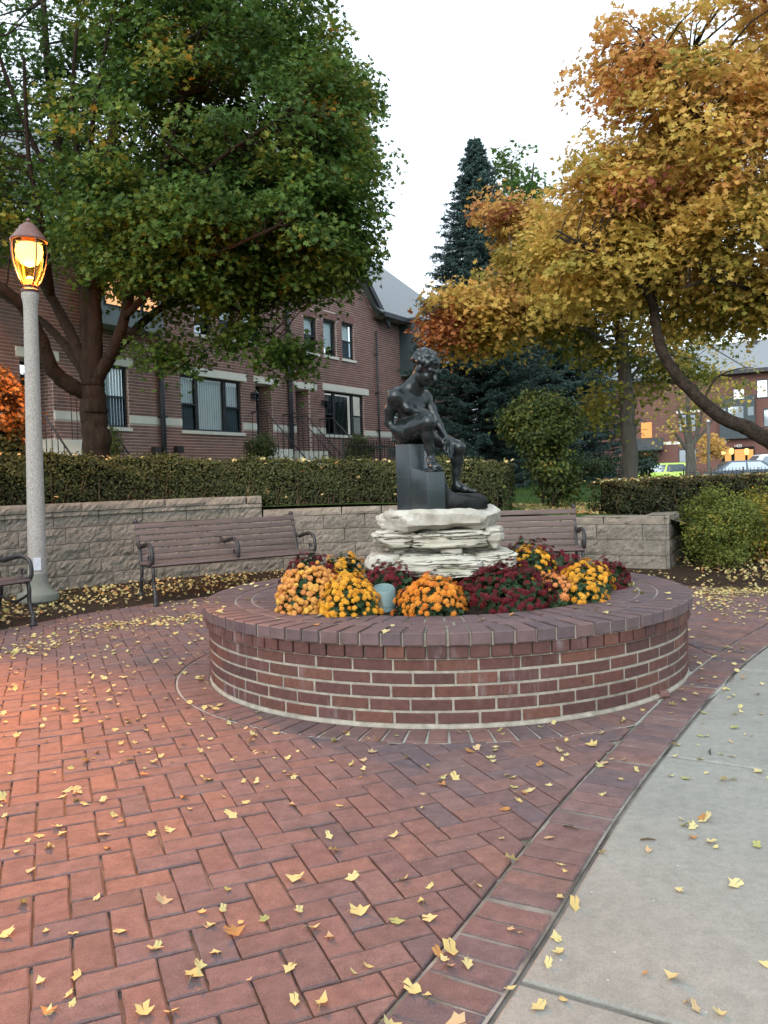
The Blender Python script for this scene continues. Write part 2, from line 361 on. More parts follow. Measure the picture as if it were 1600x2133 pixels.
# bronze with blue-green patina
def bronze():
    mt, t, b, out = nodes_of('dark_bronze')
    n1 = sharpen(t, noise(t, 7, 6, 0.7), 0.45, 0.72)
    g = t.nodes.new('ShaderNodeNewGeometry'); pt = sharpen(t, g.outputs['Pointiness'], 0.47, 0.56)
    c = mix(t, n1, (0.005, 0.0053, 0.0053), (0.014, 0.018, 0.019)); c = mix(t, pt, c, (0.040, 0.052, 0.056))
    t.links.new(c, b.inputs['Base Color']); b.inputs['Metallic'].default_value = 0.35
    rr = t.nodes.new('ShaderNodeMapRange'); rr.inputs[3].default_value = 0.20; rr.inputs[4].default_value = 0.40; t.links.new(n1, rr.inputs[0])
    t.links.new(rr.outputs[0], b.inputs['Roughness']); b.inputs['Specular IOR Level'].default_value = 0.46
    stk = noise(t, 1.0, 5, 0.7, stretch=(30,30,5)); c = mix(t, sharpen(t, stk, 0.62, 0.80), c, (0.040,0.052,0.055)); t.links.new(c, b.inputs['Base Color'])
    bump(t, b, noise(t, 55, 4, 0.6), 0.25, 0.004); return mt
MAT['bronze'] = bronze()

# ================================================================== GROUND
PC = Vector((0.386, 5.684))            # planter centre
RW, RCOP, RRING = 1.583, 1.615, 1.80
HT = 0.49
PLZ = Vector((0.4, 5.8)); PLR = 4.3

obj('ground', MB().add([(-700,-300,-0.07),(700,-300,-0.07),(700,1200,-0.07),(-700,1200,-0.07)], [(0,1,2,3)]).mesh('ground', MAT['lawn']), kind='structure')

# kerb line between brick border and concrete pavement (outer edge)
EDGE = [(-0.95,0.0),(-0.35,0.95),(0.193,1.853),(0.297,2.018),(0.445,2.30),(0.596,2.58),(0.755,2.88),(0.918,3.165),(1.202,3.635),(1.458,4.045),(1.778,4.55),(2.012,4.905),(2.308,5.333),(2.698,5.846),(3.6,6.95),(4.8,8.3),(6.2,9.7),(8.0,11.3)]
def resample(pts, step):
    P = [np.array(p, float) for p in pts]; out = [P[0]]; carry = 0.0; acc = [0.0]
    L = [np.linalg.norm(P[i+1]-P[i]) for i in range(len(P)-1)]; tot = sum(L); n = int(tot/step); res = []
    cum = np.concatenate([[0], np.cumsum(L)])
    for k in range(n+1):
        s = k*step; i = min(np.searchsorted(cum, s, 'right')-1, len(L)-1); t = (s-cum[i])/L[i]; res.append(P[i]*(1-t)+P[i+1]*t)
    return np.array(res)
ED = resample(EDGE, 0.02)
# smooth the traced line
ker = np.ones(41)/41
EDp = np.stack([np.convolve(np.pad(ED[:, i], 20, mode='reflect', reflect_type='odd'), ker, 'valid') for i in range(2)], 1)
TG = np.gradient(EDp, axis=0); TG /= np.linalg.norm(TG, axis=1, keepdims=True)
NL = np.stack([-TG[:, 1], TG[:, 0]], 1)         # towards the plaza
INN = EDp + NL*0.222

def clip(poly, q, n):
    out = []
    for i in range(len(poly)):
        a = poly[i]; b = poly[(i+1) % len(poly)]
        da = (a[0]-q[0])*n[0]+(a[1]-q[1])*n[1]; db = (b[0]-q[0])*n[0]+(b[1]-q[1])*n[1]
        if da >= 0: out.append(a)
        if (da >= 0) != (db >= 0):
            t = da/(da-db); out.append((a[0]+(b[0]-a[0])*t, a[1]+(b[1]-a[1])*t))
    return out
def area(p): return 0.5*abs(sum(p[i][0]*p[(i+1) % len(p)][1]-p[(i+1) % len(p)][0]*p[i][1] for i in range(len(p))))
def visible(x, y, z=0.0, mar=0.02):
    v = Vector((x, y, z)) - O; d = v.dot(FWD)
    if d < 0.1: return False
    return abs(v.dot(RT)/d) < 800/FPX + mar and abs(v.dot(UP)/d) < 1066.5/FPX + mar

plaza = obj('brick_pavement', MB().add([(PLZ.x+4.4*math.cos(a), PLZ.y+4.4*math.sin(a), -0.014) for a in np.linspace(0, 2*PI, 96, endpoint=False)], [list(range(96))]).mesh('brick_pavement', MAT['sand']), kind='structure')
plaza2 = MB().add([(-4.7,-1.2,-0.018),(1.4,-1.2,-0.018),(1.4,5.8,-0.018),(-4.7,5.8,-0.018)], [(0,1,2,3)]).build('joint_bed', MAT['sand'], plaza)
UA = math.radians(22.0); ux = np.array((math.cos(UA), math.sin(UA))); vx = np.array((-math.sin(UA), math.cos(UA)))
PP = 0.1035; GAP = 0.0029
org = np.array((-0.741, 2.13))
fullmeshes = []
def chipped(x0, y0, x1, y1):
    j = lambda a: random.uniform(-a, a)
    pts = []
    for (x, y, dx, dy) in ((x0, y0, 1, 0), (x1, y0, 0, 1), (x1, y1, -1, 0), (x0, y1, 0, -1)):
        x += j(.0018); y += j(.0018)
        if random.random() < 0.35:
            c = random.uniform(.004, .011); pts.append((x-dy*0+(-dx*0), y)) if False else pts.extend([(x+(0 if dx else 0)-(-dy)*0, y)])
        else: pts.append((x, y))
        L = (x1-x0) if dx else (y1-y0)
        for u in (random.uniform(.2, .45), random.uniform(.55, .8)): pts.append((x+dx*L*u+abs(dy)*j(.0015), y+dy*L*u+abs(dx)*j(.0015)))
    return pts
for k in range(14):
    fullmeshes.append(MB().paver(chipped(-PP+GAP, -PP/2+GAP, PP-GAP, PP/2-GAP), -0.03, 0, 0.0045).mesh('brick', MAT['paver']))
cand = []
for i in range(-62, 90):
    for j in range(-62, 100):
        k = (i-j) % 4
        if k == 0: c = org + ux*(i+1)*PP + vx*(j+0.5)*PP; hx, hy, ang = ux*PP, vx*PP/2, UA
        elif k == 3: c = org + ux*(i+0.5)*PP + vx*(j+1)*PP; hx, hy, ang = vx*PP, -ux*PP/2, UA+PI/2
        else: continue
        x, y = c
        if y < -0.9: continue
        rp = math.hypot(x-PLZ.x, y-PLZ.y)
        if rp > PLR+0.12 and not (y < 5.8 and x > -4.6 and x < 0.4 and y > -1): continue
        rr = math.hypot(x-PC.x, y-PC.y)
        if rr < RRING-0.13: continue
        g = 1-2*GAP/PP
        poly = [tuple(c - hx*(1-GAP/PP) - hy*g), tuple(c + hx*(1-GAP/PP) - hy*g), tuple(c + hx*(1-GAP/PP) + hy*g), tuple(c - hx*(1-GAP/PP) + hy*g)]
        clipped = False
        if rr < RRING+0.14:
            n = (c-np.array(PC))/rr; p2 = clip(poly, np.array(PC)+n*(RRING+0.008), n); clipped |= len(p2) != 4 or area(p2) < area(poly)-1e-6; poly = p2
        if len(poly) >= 3:
            dd = np.sum((INN-c)**2, 1); q = int(np.argmin(dd)); sd = float(np.dot(c-INN[q], NL[q]))
            if sd < -0.13: continue
            if sd < 0.14:
                p2 = clip(poly, INN[q]+NL[q]*0.008, NL[q]); clipped |= len(p2) != 4 or area(p2) < area(poly)-1e-6; poly = p2
        if len(poly) >= 3 and rp > PLR-0.13 and not (y < 5.6 and x < 0):
            n = (np.array(PLZ)-c)/rp; poly = clip(poly, np.array(PLZ)-n*PLR, n); clipped = True
        if len(poly) < 3 or area(poly) < 0.0012: continue
        cand.append((math.hypot(x, y) if visible(x, y) else 99+math.hypot(x, y), x, y, ang, poly, clipped))
cand.sort(key=lambda a: a[0])
rest = MB()
for n, (d, x, y, ang, poly, cl) in enumerate(cand):
    zj = random.uniform(-0.0028, 0.0022)
    if n < 300:
        if cl:
            obj('brick', MB().paver([(p[0]-x, p[1]-y) for p in poly], -0.03, 0, 0.0045).mesh('brick', MAT['paver']), plaza, (x, y, zj))
        else:
            obj('brick', fullmeshes[n % 14], plaza, (x, y, zj), (random.uniform(-.006,.006), random.uniform(-.006,.006), ang + random.uniform(-.008,.008)))
    else: rest.paver(poly, -0.03, zj, 0.0045, rnd=random.random())
rest.build('far_bricks', MAT['paver'], plaza, kind='stuff')

MAT['joint_grey'] = M('border_joint', [(0.05,0.045,0.038),(0.30,0.29,0.26)], 3.0, 0.95, 0.1, 0.6, 150, 0.005, stain=(4, (0.05,0.055,0.028), 0.58, 0.72))
# soldier border along the concrete
border = obj('brick_border', MB().add([tuple(p)+(-0.006,) for p in EDp[::10]] + [tuple(p)+(-0.006,) for p in INN[::10]][::-1], [list(range(len(EDp[::10])*2))]).mesh('brick_border', MAT['joint_grey']), kind='structure')
bm_ = [MB().paver(chipped(-0.101, -0.0455, 0.101, 0.0455), -0.03, 0, 0.005).mesh('brick', MAT['paver']) for _ in range(8)]
brest = MB(); s = 0
while s*0.02 < 0.02*(len(EDp)-1):
    q = int(s); c = (EDp[q]+INN[q])/2
    vis = visible(c[0], c[1]); ang = math.atan2(NL[q][1], NL[q][0])
    if c[1] > -0.2:
        if vis: obj('brick', bm_[random.randrange(8)], border, (c[0], c[1], random.uniform(-.003,.002)), (random.uniform(-.01,.01), random.uniform(-.01,.01), ang+random.uniform(-.02,.02)))
        else:
            e = np.array((math.cos(ang), math.sin(ang))); f = np.array((-e[1], e[0]))
            brest.paver([tuple(c-e*.101-f*.047), tuple(c+e*.101-f*.047), tuple(c+e*.101+f*.047), tuple(c-e*.101+f*.047)], -0.03, 0, 0.005, random.random())
    s += 5.15
brest.build('far_bricks', MAT['paver'], border, kind='stuff')

# concrete pavement slabs
EC = EDp - NL*0.014
walk = obj('concrete_pavement', MB().add([tuple(p)+(-0.016,) for p in (EDp)[::10]] + [tuple(p)+(-0.016,) for p in (EDp - NL*1.9)[::10]][::-1], [list(range(len(EDp[::10])*2))]).mesh('concrete_pavement', MAT['sand']), kind='structure')
jd = int(np.argmin(np.sum((EDp-np.array((0.299,2.027)))**2, 1)))
for k in range(-1, 6):
    a = jd + int(k*1.845/0.02); b = jd + int((k+1)*1.845/0.02)
    a = max(a, 0)
    if a >= len(EDp)-12 or b <= a+4: continue
    b = min(b, len(EDp)-1); idx = [int(v) for v in np.linspace(a+0.45, b-0.45, 10)]
    # joints run square to the edge
    left = [EC[i] for i in idx]; right = [EC[i] - NL[i]*1.83 for i in idx]
    f0 = EC[idx[0]]+TG[idx[0]]*0.004; poly = left + right[::-1]
    obj('slab', MB().paver([tuple(p) for p in poly[::-1]], -0.05, -0.001, 0.007).mesh('slab', MAT['concrete']), walk)

# ring of bricks at the planter's foot
MAT['mortar_pale'] = M('pale_mortar', [(0.24,0.235,0.21),(0.42,0.41,0.37)], 6, 0.95, 0.1, 0.5, 120, 0.004)
ring = obj('brick_ring', MB().add([(PC.x+(RRING+.004)*math.cos(a), PC.y+(RRING+.004)*math.sin(a), -0.007) for a in np.linspace(0, 2*PI, 96, endpoint=False)], [list(range(96))]).mesh('brick_ring', MAT['mortar_pale']), kind='structure')
NR = 102
for k in range(NR):
    a0 = 2*PI*k/NR; c0 = np.array((PC.x+1.695*math.cos(a0), PC.y+1.695*math.sin(a0)))
    w = 2*PI/NR
    pl = [(PC.x+r*math.cos(a0+s_*w*0.5*g), PC.y+r*math.sin(a0+s_*w*0.5*g)) for r, s_, g in ((1.592,-1,.90),(1.792,-1,.84),(1.792,1,.84),(1.592,1,.90))]
    dd = np.sum((INN-c0)**2, 1); q = int(np.argmin(dd)); sd = float(np.dot(c0-INN[q], NL[q]))
    if sd < 0.16: pl = clip(pl, INN[q]+NL[q]*0.01, NL[q])
    if len(pl) < 3 or area(pl) < 0.001: continue
    obj('brick', MB().paver([(p[0]-c0[0], p[1]-c0[1]) for p in pl], -0.03, 0, 0.004).mesh('brick', MAT['paver']), ring, (c0[0], c0[1], 0.0015+random.uniform(-.001,.002)))

# ================================================================== PLANTER
planter = thing('round_planter', 'round raised brick planter with flat brick coping in the middle of the plaza', 'planter', (PC.x, PC.y, 0))
def arcbrick(r0, r1, half, z0, z1, mat, nseg=3, ch=0.004, name='brick', taper=None):
    b = MB(); V = []; h1 = half if taper is None else taper
    def ringp(rin, rout, za, zb, sh):
        pass
    an = [(-1+2*i/nseg) for i in range(nseg+1)]
    # outer face inset, side ring
    def P(r, t, z, cut=0.0):
        hh = half if r > (r0+r1)/2 else h1
        a = t*(hh-cut/r); return (r*math.cos(a), r*math.sin(a), z)
    top = [P(r1-ch, t, z1, ch) for t in an] + [P(r0, t, z1, ch) for t in reversed(an)]
    outT = [P(r1, t, z1-ch, ch) for t in an]; outB = [P(r1, t, z0+ch, ch) for t in an]
    sideT = [P(r1-ch, t, z1-ch) for t in an]; botR = [P(r1-ch, t, z0, ch) for t in an]
    b.add(top, [list(range(len(top)))])
    n = nseg+1
    for i in range(nseg):
        b.add([outB[i], outB[i+1], outT[i+1], outT[i]], [(0,1,2,3)])
        b.add([outT[i], outT[i+1], top[i+1], top[i]], [(0,1,2,3)])
        b.add([botR[i], botR[i+1], outB[i+1], outB[i]], [(0,1,2,3)])
    bot = [P(r1-ch, t, z0, ch) for t in an] + [P(r0, t, z0, ch) for t in reversed(an)]
    b.add(bot, [list(range(len(bot)))[::-1]])
    for t, rev in ((-1, False), (1, True)):
        q = [P(r0, t, z0), P(r1-ch, t, z0), P(r1-ch, t, z1), P(r0, t, z1)]
        e = [P(r1-ch, t, z0), P(r1, t, z0+ch, ch), P(r1, t, z1-ch, ch), P(r1-ch, t, z1)]
        b.add(q, [(0,1,2,3) if not rev else (3,2,1,0)]); b.add(e, [(0,1,2,3) if not rev else (3,2,1,0)])
    return b.mesh(name, mat)
C0 = 0.067
core = MB()
prof = [(1.10,0.0),(RW-.0042,0.0),(RW-.0042,0.42),(RCOP-.012,0.42),(RCOP-.012,HT-.006),(1.10,HT-.006)]
V = []; F = []; seg = 120
for (r, z) in prof:
    for k in range(seg): V.append((r*math.cos(2*PI*k/seg), r*math.sin(2*PI*k/seg), z))
for i in range(len(prof)):
    for k in range(seg): F.append((i*seg+k, i*seg+(k+1) % seg, ((i+1) % len(prof))*seg+(k+1) % seg, ((i+1) % len(prof))*seg+k))
core.add(V, F).build('mortar_core', MAT['mortar'], planter)
wall_p = core = MB().lathe([(RW+.006, 0.0), (RW+.004, 0.010), (RW-.006, 0.020)], seg=120).build('wall', MAT['mortar'], planter)
cop_p = MB().add([(1.2*math.cos(2*PI*k/60), 1.2*math.sin(2*PI*k/60), HT-.0065) for k in range(60)] + [(1.12*math.cos(2*PI*k/60), 1.12*math.sin(2*PI*k/60), HT-.0065) for k in range(60)], [(k, (k+1) % 60, 60+(k+1) % 60, 60+k) for k in range(60)]).build('coping', MAT['mortar'], planter)
camang = math.atan2(-PC.y, -PC.x)
def front(a, lim=1.75):
    d = (a-camang+PI) % (2*PI)-PI; return abs(d) < lim
hid = MB()
def place_ring(meshes, n, off, parent, zoff=0.0, jit=0.0015, allv=False, fn=None):
    for k in range(n):
        a = off + 2*PI*k/n
        if fn and not fn(a, k): continue
        if allv or front(a): obj('brick', random.choice(meshes), parent, (random.uniform(-jit,jit), random.uniform(-jit,jit), zoff+random.uniform(-jit,jit)*.5), (0, 0, a))
        else:
            me = meshes[0]; ca, sa = math.cos(a), math.sin(a)
            hid.add([(v.co.x*ca-v.co.y*sa, v.co.x*sa+v.co.y*ca, v.co.z+zoff) for v in me.vertices], [list(p.vertices) for p in me.polygons], random.random())
NS = 46
for c in range(5):
    z0 = 0.024 + c*C0*1.0; half = PI/NS - 0.0060/RW
    place_ring([arcbrick(RW-.09, RW+random.uniform(-.001,.001), half+random.uniform(-.0006,.0006), z0+0.001, z0+0.0545, MAT['wallbrick'], 4, 0.003) for _ in range(3)], NS, (c % 2)*PI/NS+0.03+random.uniform(-.01,.01), wall_p)
z0 = 0.024+5*C0; NH = 94
place_ring([arcbrick(RW-.09, RW+0.018, PI/NH-0.0055/RW, z0-0.002, z0+0.062, MAT['wallbrick'], 2) for _ in range(3)], NH, 0.01, wall_p)
NO = 90
place_ring([arcbrick(1.412, RCOP+.004*q, PI/NO-0.0058/RCOP, 0.424, HT, MAT['coping'], 2, 0.005, taper=PI/NO-0.0042/1.41) for q in (0,1,-1)], NO, 0.013, cop_p, allv=True)
place_ring([arcbrick(1.305, 1.402, PI/40-0.005/1.4, 0.44, HT-.001, MAT['coping'], 4, 0.004) for q in range(2)], 40, 0.05, cop_p, allv=True)
place_ring([arcbrick(1.092, 1.294, PI/74-0.005/1.294, 0.44, HT-.002, MAT['coping'], 2, 0.004, taper=PI/74-0.004/1.09) for q in range(2)], 74, 0.02, cop_p, allv=True)
hid.build('far_bricks', MAT['wallbrick'], wall_p, kind='stuff')

soil_bm = MB(); V = [(0,0,0.56)]; F = []
for i, r in enumerate((0.35, 0.7, 0.95, 1.098)):
    for k in range(48):
        V.append((r*math.cos(2*PI*k/48), r*math.sin(2*PI*k/48), (0.55, 0.52, 0.475, 0.445)[i]+random.uniform(-.012,.012)))
F += [(0, 1+k, 1+(k+1) % 48) for k in range(48)]
for i in range(3):
    for k in range(48): F.append((1+i*48+k, 1+(i+1)*48+k, 1+(i+1)*48+(k+1) % 48, 1+i*48+(k+1) % 48))
obj('soil', soil_bm.add(V, F).mesh('soil', MAT['soil'], True), loc=(PC.x, PC.y, 0), kind='structure')

# ================================================================== STATUE
ST = W(918, 1060, PC.y + 0.02); SZ = ST.z         # statue bottom level
SX, SY = (690*0.2437+750 - 800)/FPX*PC.y, PC.y    # local origin of the statue frame
SX = W(690*0.2437+750, 1060, PC.y).x
KM = 0.2437*PC.y/FPX
def sx(xz): return (xz-690)*KM
def szz(yz): return (1482-yz)*KM
class Vol:
    def __init__(s, lo, hi, h):
        s.lo = np.array(lo); s.h = h; s.n = np.ceil((np.array(hi)-s.lo)/h).astype(int)+1
        s.D = np.full(s.n, 0.5, dtype=np.float32)
    def _sub(s, lo, hi):
        i0 = np.maximum(((lo-s.lo)/s.h).astype(int), 0); i1 = np.minimum(((hi-s.lo)/s.h).astype(int)+2, s.n)
        if np.any(i1 <= i0): return None
        sl = tuple(slice(a, b) for a, b in zip(i0, i1))
        ax = [s.lo[k]+s.h*np.arange(i0[k], i1[k]) for k in range(3)]
        return sl, np.meshgrid(*ax, indexing='ij', sparse=True)
    def _union(s, sl, d, k, sub=False):
        a = s.D[sl]
        if sub:
            d = -d; hh = np.maximum(k-np.abs(a-d), 0)/k; s.D[sl] = np.maximum(a, d)+hh*hh*k/4
        else:
            hh = np.maximum(k-np.abs(a-d), 0)/k; s.D[sl] = np.minimum(a, d)-hh*hh*k/4
    def cap(s, a, b, ra, rb, k=0.02, sub=False):
        a = np.array(a, float); b = np.array(b, float); r = max(ra, rb)+k+0.02
        q = s._sub(np.minimum(a, b)-r, np.maximum(a, b)+r)
        if q is None: return
        sl, (X, Y, Z) = q; ab = b-a; L = ab@ab+1e-12
        t = np.clip(((X-a[0])*ab[0]+(Y-a[1])*ab[1]+(Z-a[2])*ab[2])/L, 0, 1)
        d = np.sqrt((X-a[0]-t*ab[0])**2+(Y-a[1]-t*ab[1])**2+(Z-a[2]-t*ab[2])**2)-(ra+(rb-ra)*t)
        s._union(sl, d.astype(np.float32), k, sub)
    def chain(s, pts, rad, k=0.02):
        for i in range(len(pts)-1): s.cap(pts[i], pts[i+1], rad[i], rad[i+1], k)
    def ell(s, c, r, k=0.02, R=None, sub=False):
        c = np.array(c, float); r = np.array(r, float); m_ = r.max()+k+0.02
        q = s._sub(c-m_, c+m_)
        if q is None: return
        sl, (X, Y, Z) = q; x, y, z = X-c[0], Y-c[1], Z-c[2]
        if R is not None:
            R = np.array(R); x, y, z = (R[0,0]*x+R[1,0]*y+R[2,0]*z, R[0,1]*x+R[1,1]*y+R[2,1]*z, R[0,2]*x+R[1,2]*y+R[2,2]*z)
        k0 = np.sqrt((x/r[0])**2+(y/r[1])**2+(z/r[2])**2); k1 = np.sqrt((x/r[0]**2)**2+(y/r[1]**2)**2+(z/r[2]**2)**2)+1e-9
        s._union(sl, (k0*(k0-1)/k1).astype(np.float32), k, sub)
    def mesh(s, name, mat):
        D = s.D; ins = D < 0; c = np.zeros(tuple(s.n-1), np.uint8)
        for i in (0,1):
            for j in (0,1):
                for k in (0,1): c += ins[i:s.n[0]-1+i, j:s.n[1]-1+j, k:s.n[2]-1+k]
        cells = np.argwhere((c > 0) & (c < 8)); idx = -np.ones(c.shape, np.int64); idx[tuple(cells.T)] = np.arange(len(cells))
        acc = np.zeros((len(cells), 3)); cnt = np.zeros(len(cells))
        cor = [(i,j,k) for i in (0,1) for j in (0,1) for k in (0,1)]
        for A in cor:
            for ax in range(3):
                if A[ax]: continue
                B = list(A); B[ax] = 1
                da = D[tuple((cells+A).T)]; db = D[tuple((cells+B).T)]; mk = (da < 0) != (db < 0)
                t = np.where(mk, da/(da-db+1e-12), 0); p = np.array(A)[None].repeat(len(cells), 0).astype(float); p[:, ax] += t
                acc[mk] += p[mk]; cnt[mk] += 1
        Vt = s.lo + s.h*(cells+acc/np.maximum(cnt, 1)[:, None]); Q = []
        for ax in range(3):
            sl0 = [slice(None)]*3; sl1 = [slice(None)]*3; sl0[ax] = slice(0, -1); sl1[ax] = slice(1, None)
            a = ins[tuple(sl0)]; b = ins[tuple(sl1)]; e = np.argwhere(a != b); u, v = (ax+1) % 3, (ax+2) % 3
            ok = (e[:, u] > 0) & (e[:, v] > 0) & (e[:, u] < s.n[u]-1) & (e[:, v] < s.n[v]-1); e = e[ok]
            fl = a[tuple(e.T)]
            def off(du, dv):
                w = e.copy(); w[:, u] += du; w[:, v] += dv; return idx[tuple(w.T)]
            q = np.stack([off(-1,-1), off(0,-1), off(0,0), off(-1,0)], 1)
            q[~fl] = q[~fl][:, ::-1]; Q.append(q)
        return fast_mesh(name, Vt, 4, np.concatenate(Q), mat, smooth=True)

statue = thing('bronze_statue', 'dark bronze statue of a seated youth looking down, on top of the stacked limestone', 'statue', (SX, SY, SZ))
vol = Vol((-0.46, -0.34, 0.06), (0.30, 0.28, 1.09), 0.0056)
P3 = lambda x, y, yd: (sx(x), yd, szz(y))
rsh, lsh = P3(330, 520, -0.06), P3(590, 520, 0.07)
relb, rhand = P3(268, 728, 0.03), P3(425, 835, -0.06)
lelb, lwr = P3(672, 700, 0.03), P3(738, 855, -0.06)
pel = (sx(440), 0.05, szz(800)); 
# torso: pelvis, belly, rib cage, leaning to the viewer's right
vol.ell((sx(425), 0.06, szz(810)), (0.105, 0.12, 0.085), 0.03)
vol.chain([(sx(440), 0.06, szz(780)), (sx(455), 0.05, szz(700)), (sx(462), 0.03, szz(620))], [0.085, 0.078, 0.085], 0.04)
R_t = Matrix.Rotation(math.radians(32), 3, 'Z')
vol.ell((sx(458), 0.02, szz(570)), (0.128, 0.072, 0.102), 0.04, R_t)
vol.ell((sx(440), -0.035, szz(545)), (0.062, 0.03, 0.042), 0.03, R_t); vol.ell((sx(545), 0.01, szz(555)), (0.058, 0.03, 0.042), 0.03, R_t)
vol.cap(rsh, lsh, 0.040, 0.040, 0.04)                               # shoulder girdle
vol.cap((sx(400), -0.055, szz(470)), (sx(500), -0.03, szz(470)), 0.010, 0.010, 0.02)       # collar bones
vol.cap((sx(520), -0.01, szz(465)), (sx(585), 0.035, szz(488)), 0.010, 0.010, 0.02)
vol.chain([(sx(470), 0.01, szz(480)), (sx(505), -0.015, szz(420)), (sx(550), -0.045, szz(345))], [0.066, 0.056, 0.058], 0.035)
vol.cap((sx(480), 0.0, szz(425)), (sx(345), -0.045, szz(495)), 0.040, 0.040, 0.035)  # neck
# flank fold over the lap
vol.chain([(sx(385), -0.07, szz(560)), (sx(430), -0.075, szz(625)), (sx(510), -0.06, szz(655)), (sx(585), -0.03, szz(690))], [0.018, 0.022, 0.024, 0.03], 0.03)
vol.chain([(sx(470), 0.0, szz(640)), (sx(560), -0.01, szz(700)), (sx(600), 0.0, szz(760))], [0.06, 0.055, 0.05], 0.03)
# head
hc = np.array((sx(592), -0.085, szz(285))); HSC = 1.17
R_h = (Matrix.Rotation(math.radians(-42), 3, 'Z') @ Matrix.Rotation(math.radians(24), 3, 'Y')).to_3x3()
R_h = Matrix.Rotation(math.radians(-34), 3, 'Z') @ Matrix.Rotation(math.radians(34), 3, 'Y')
def H(x, y, z): return tuple(np.array(R_h @ Vector((x, y, z)))*1.05 + hc)      # x forward (face), y left, z up
vol.ell(H(-0.012, 0, 0.022), (0.097, 0.079, 0.082), 0.02, R_h)
vol.ell(H(0.030, 0, -0.035), (0.060, 0.061, 0.079), 0.02, R_h)
vol.ell(H(0.058, 0, -0.082), (0.026, 0.030, 0.024), 0.025, R_h)           # chin
vol.cap(H(0.082, 0, 0.002), H(0.104, 0, -0.034), 0.008, 0.014, 0.012)     # nose
for s_ in (-1, 1):
    vol.cap(H(0.084, s_*0.012, 0.010), H(0.066, s_*0.046, 0.010), 0.009, 0.008, 0.012)   # brow
    vol.ell(H(0.083, s_*0.028, -0.010), (0.012, 0.014, 0.010), 0.008, R_h, sub=True)      # eye socket
    vol.ell(H(0.073, s_*0.028, -0.011), (0.011, 0.012, 0.009), 0.004, R_h)                # eyelid
    vol.ell(H(0.060, s_*0.036, -0.042), (0.020, 0.018, 0.020), 0.02, R_h)                 # cheek
    vol.ell(H(-0.002, s_*0.070, -0.020), (0.020, 0.010, 0.030), 0.010, R_h)               # ear
vol.cap(H(0.078, -0.018, -0.060), H(0.078, 0.018, -0.060), 0.007, 0.007, 0.008)           # lips
vol.cap(H(0.075, -0.015, -0.069), H(0.075, 0.015, -0.069), 0.007, 0.007, 0.008)
rh = np.random.default_rng(5)
for _ in range(420):                                                       # curls
    th = rh.uniform(0, 2*PI); u = rh.uniform(-0.35, 1); v = math.sqrt(max(0, 1-u*u)); x, y, z = v*math.cos(th), v*math.sin(th), u
    if x > 0.60 and z < 0.42: continue
    if z < -0.1 and x > -0.1: continue
    vol.ell(H(-0.014+0.094*x, 0.078*y, 0.022+0.082*z), rh.uniform(0.008, 0.014, 3), 0.009, R_h)
# right arm (viewer's left), hand on the hip
vol.ell(rsh, (0.050, 0.048, 0.050), 0.03)
vol.chain([rsh, (sx(285), -0.005, szz(620)), relb], [0.041, 0.037, 0.030], 0.02)
vol.chain([relb, (sx(320), 0.0, szz(785)), (sx(395), -0.05, szz(825))], [0.030, 0.030, 0.021], 0.015)
vol.ell((sx(430), -0.06, szz(838)), (0.036, 0.020, 0.026), 0.012)
for i in range(4): vol.cap((sx(440), -0.075+0.012*i, szz(832+6*i)), (sx(468-4*i), -0.060+0.016*i, szz(868+4*i)), 0.010, 0.008, 0.006)
vol.cap((sx(420), -0.075, szz(828)), (sx(445), -0.092, szz(815)), 0.010, 0.008, 0.006)
# left arm, hand hanging over the knee
vol.ell(lsh, (0.046, 0.046, 0.048), 0.025)
vol.chain([lsh, (sx(636), 0.055, szz(610)), lelb], [0.037, 0.032, 0.027], 0.02)
vol.chain([lelb, (sx(700), -0.005, szz(770)), lwr], [0.027, 0.026, 0.018], 0.015)
vol.ell((sx(752), -0.075, szz(905)), (0.026, 0.018, 0.040), 0.012)
fing = [((735,925),(728,975),(738,1010)), ((752,935),(758,1000),(768,1045)), ((766,930),(782,985),(788,1052)), ((776,920),(800,965),(802,1015))]
for i, ch_ in enumerate(fing): vol.chain([P3(x, y, -0.088+0.012*i) for x, y in ch_], [0.0105, 0.0095, 0.0075], 0.004)
vol.chain([P3(736,890,-0.085), P3(712,905,-0.098), P3(718,932,-0.105)], [0.011, 0.010, 0.008], 0.004)
# right leg raised on the step
rhip, rkn, ran = (sx(425), 0.0, szz(805)), P3(592, 758, -0.185), P3(612, 1040, -0.135)
vol.chain([rhip, (sx(500), -0.09, szz(785)), rkn], [0.078, 0.066, 0.047], 0.03)
vol.ell(P3(594, 748, -0.198), (0.039, 0.034, 0.040), 0.02)
vol.chain([rkn, P3(588, 860, -0.155), P3(600, 960, -0.135), ran], [0.041, 0.041, 0.031, 0.024], 0.02)
vol.chain([P3(604, 1060, -0.125), P3(618, 1095, -0.150), P3(650, 1128, -0.195)], [0.030, 0.032, 0.024], 0.015)
vol.ell(P3(640, 1122, -0.185), (0.036, 0.040, 0.022), 0.02)
for i in range(5): vol.cap(P3(622+15*i, 1128, -0.205+0.008*i), P3(630+16*i, 1148, -0.232+0.012*i), 0.0105, 0.0085 + (0.003 if i == 4 else 0), 0.004)
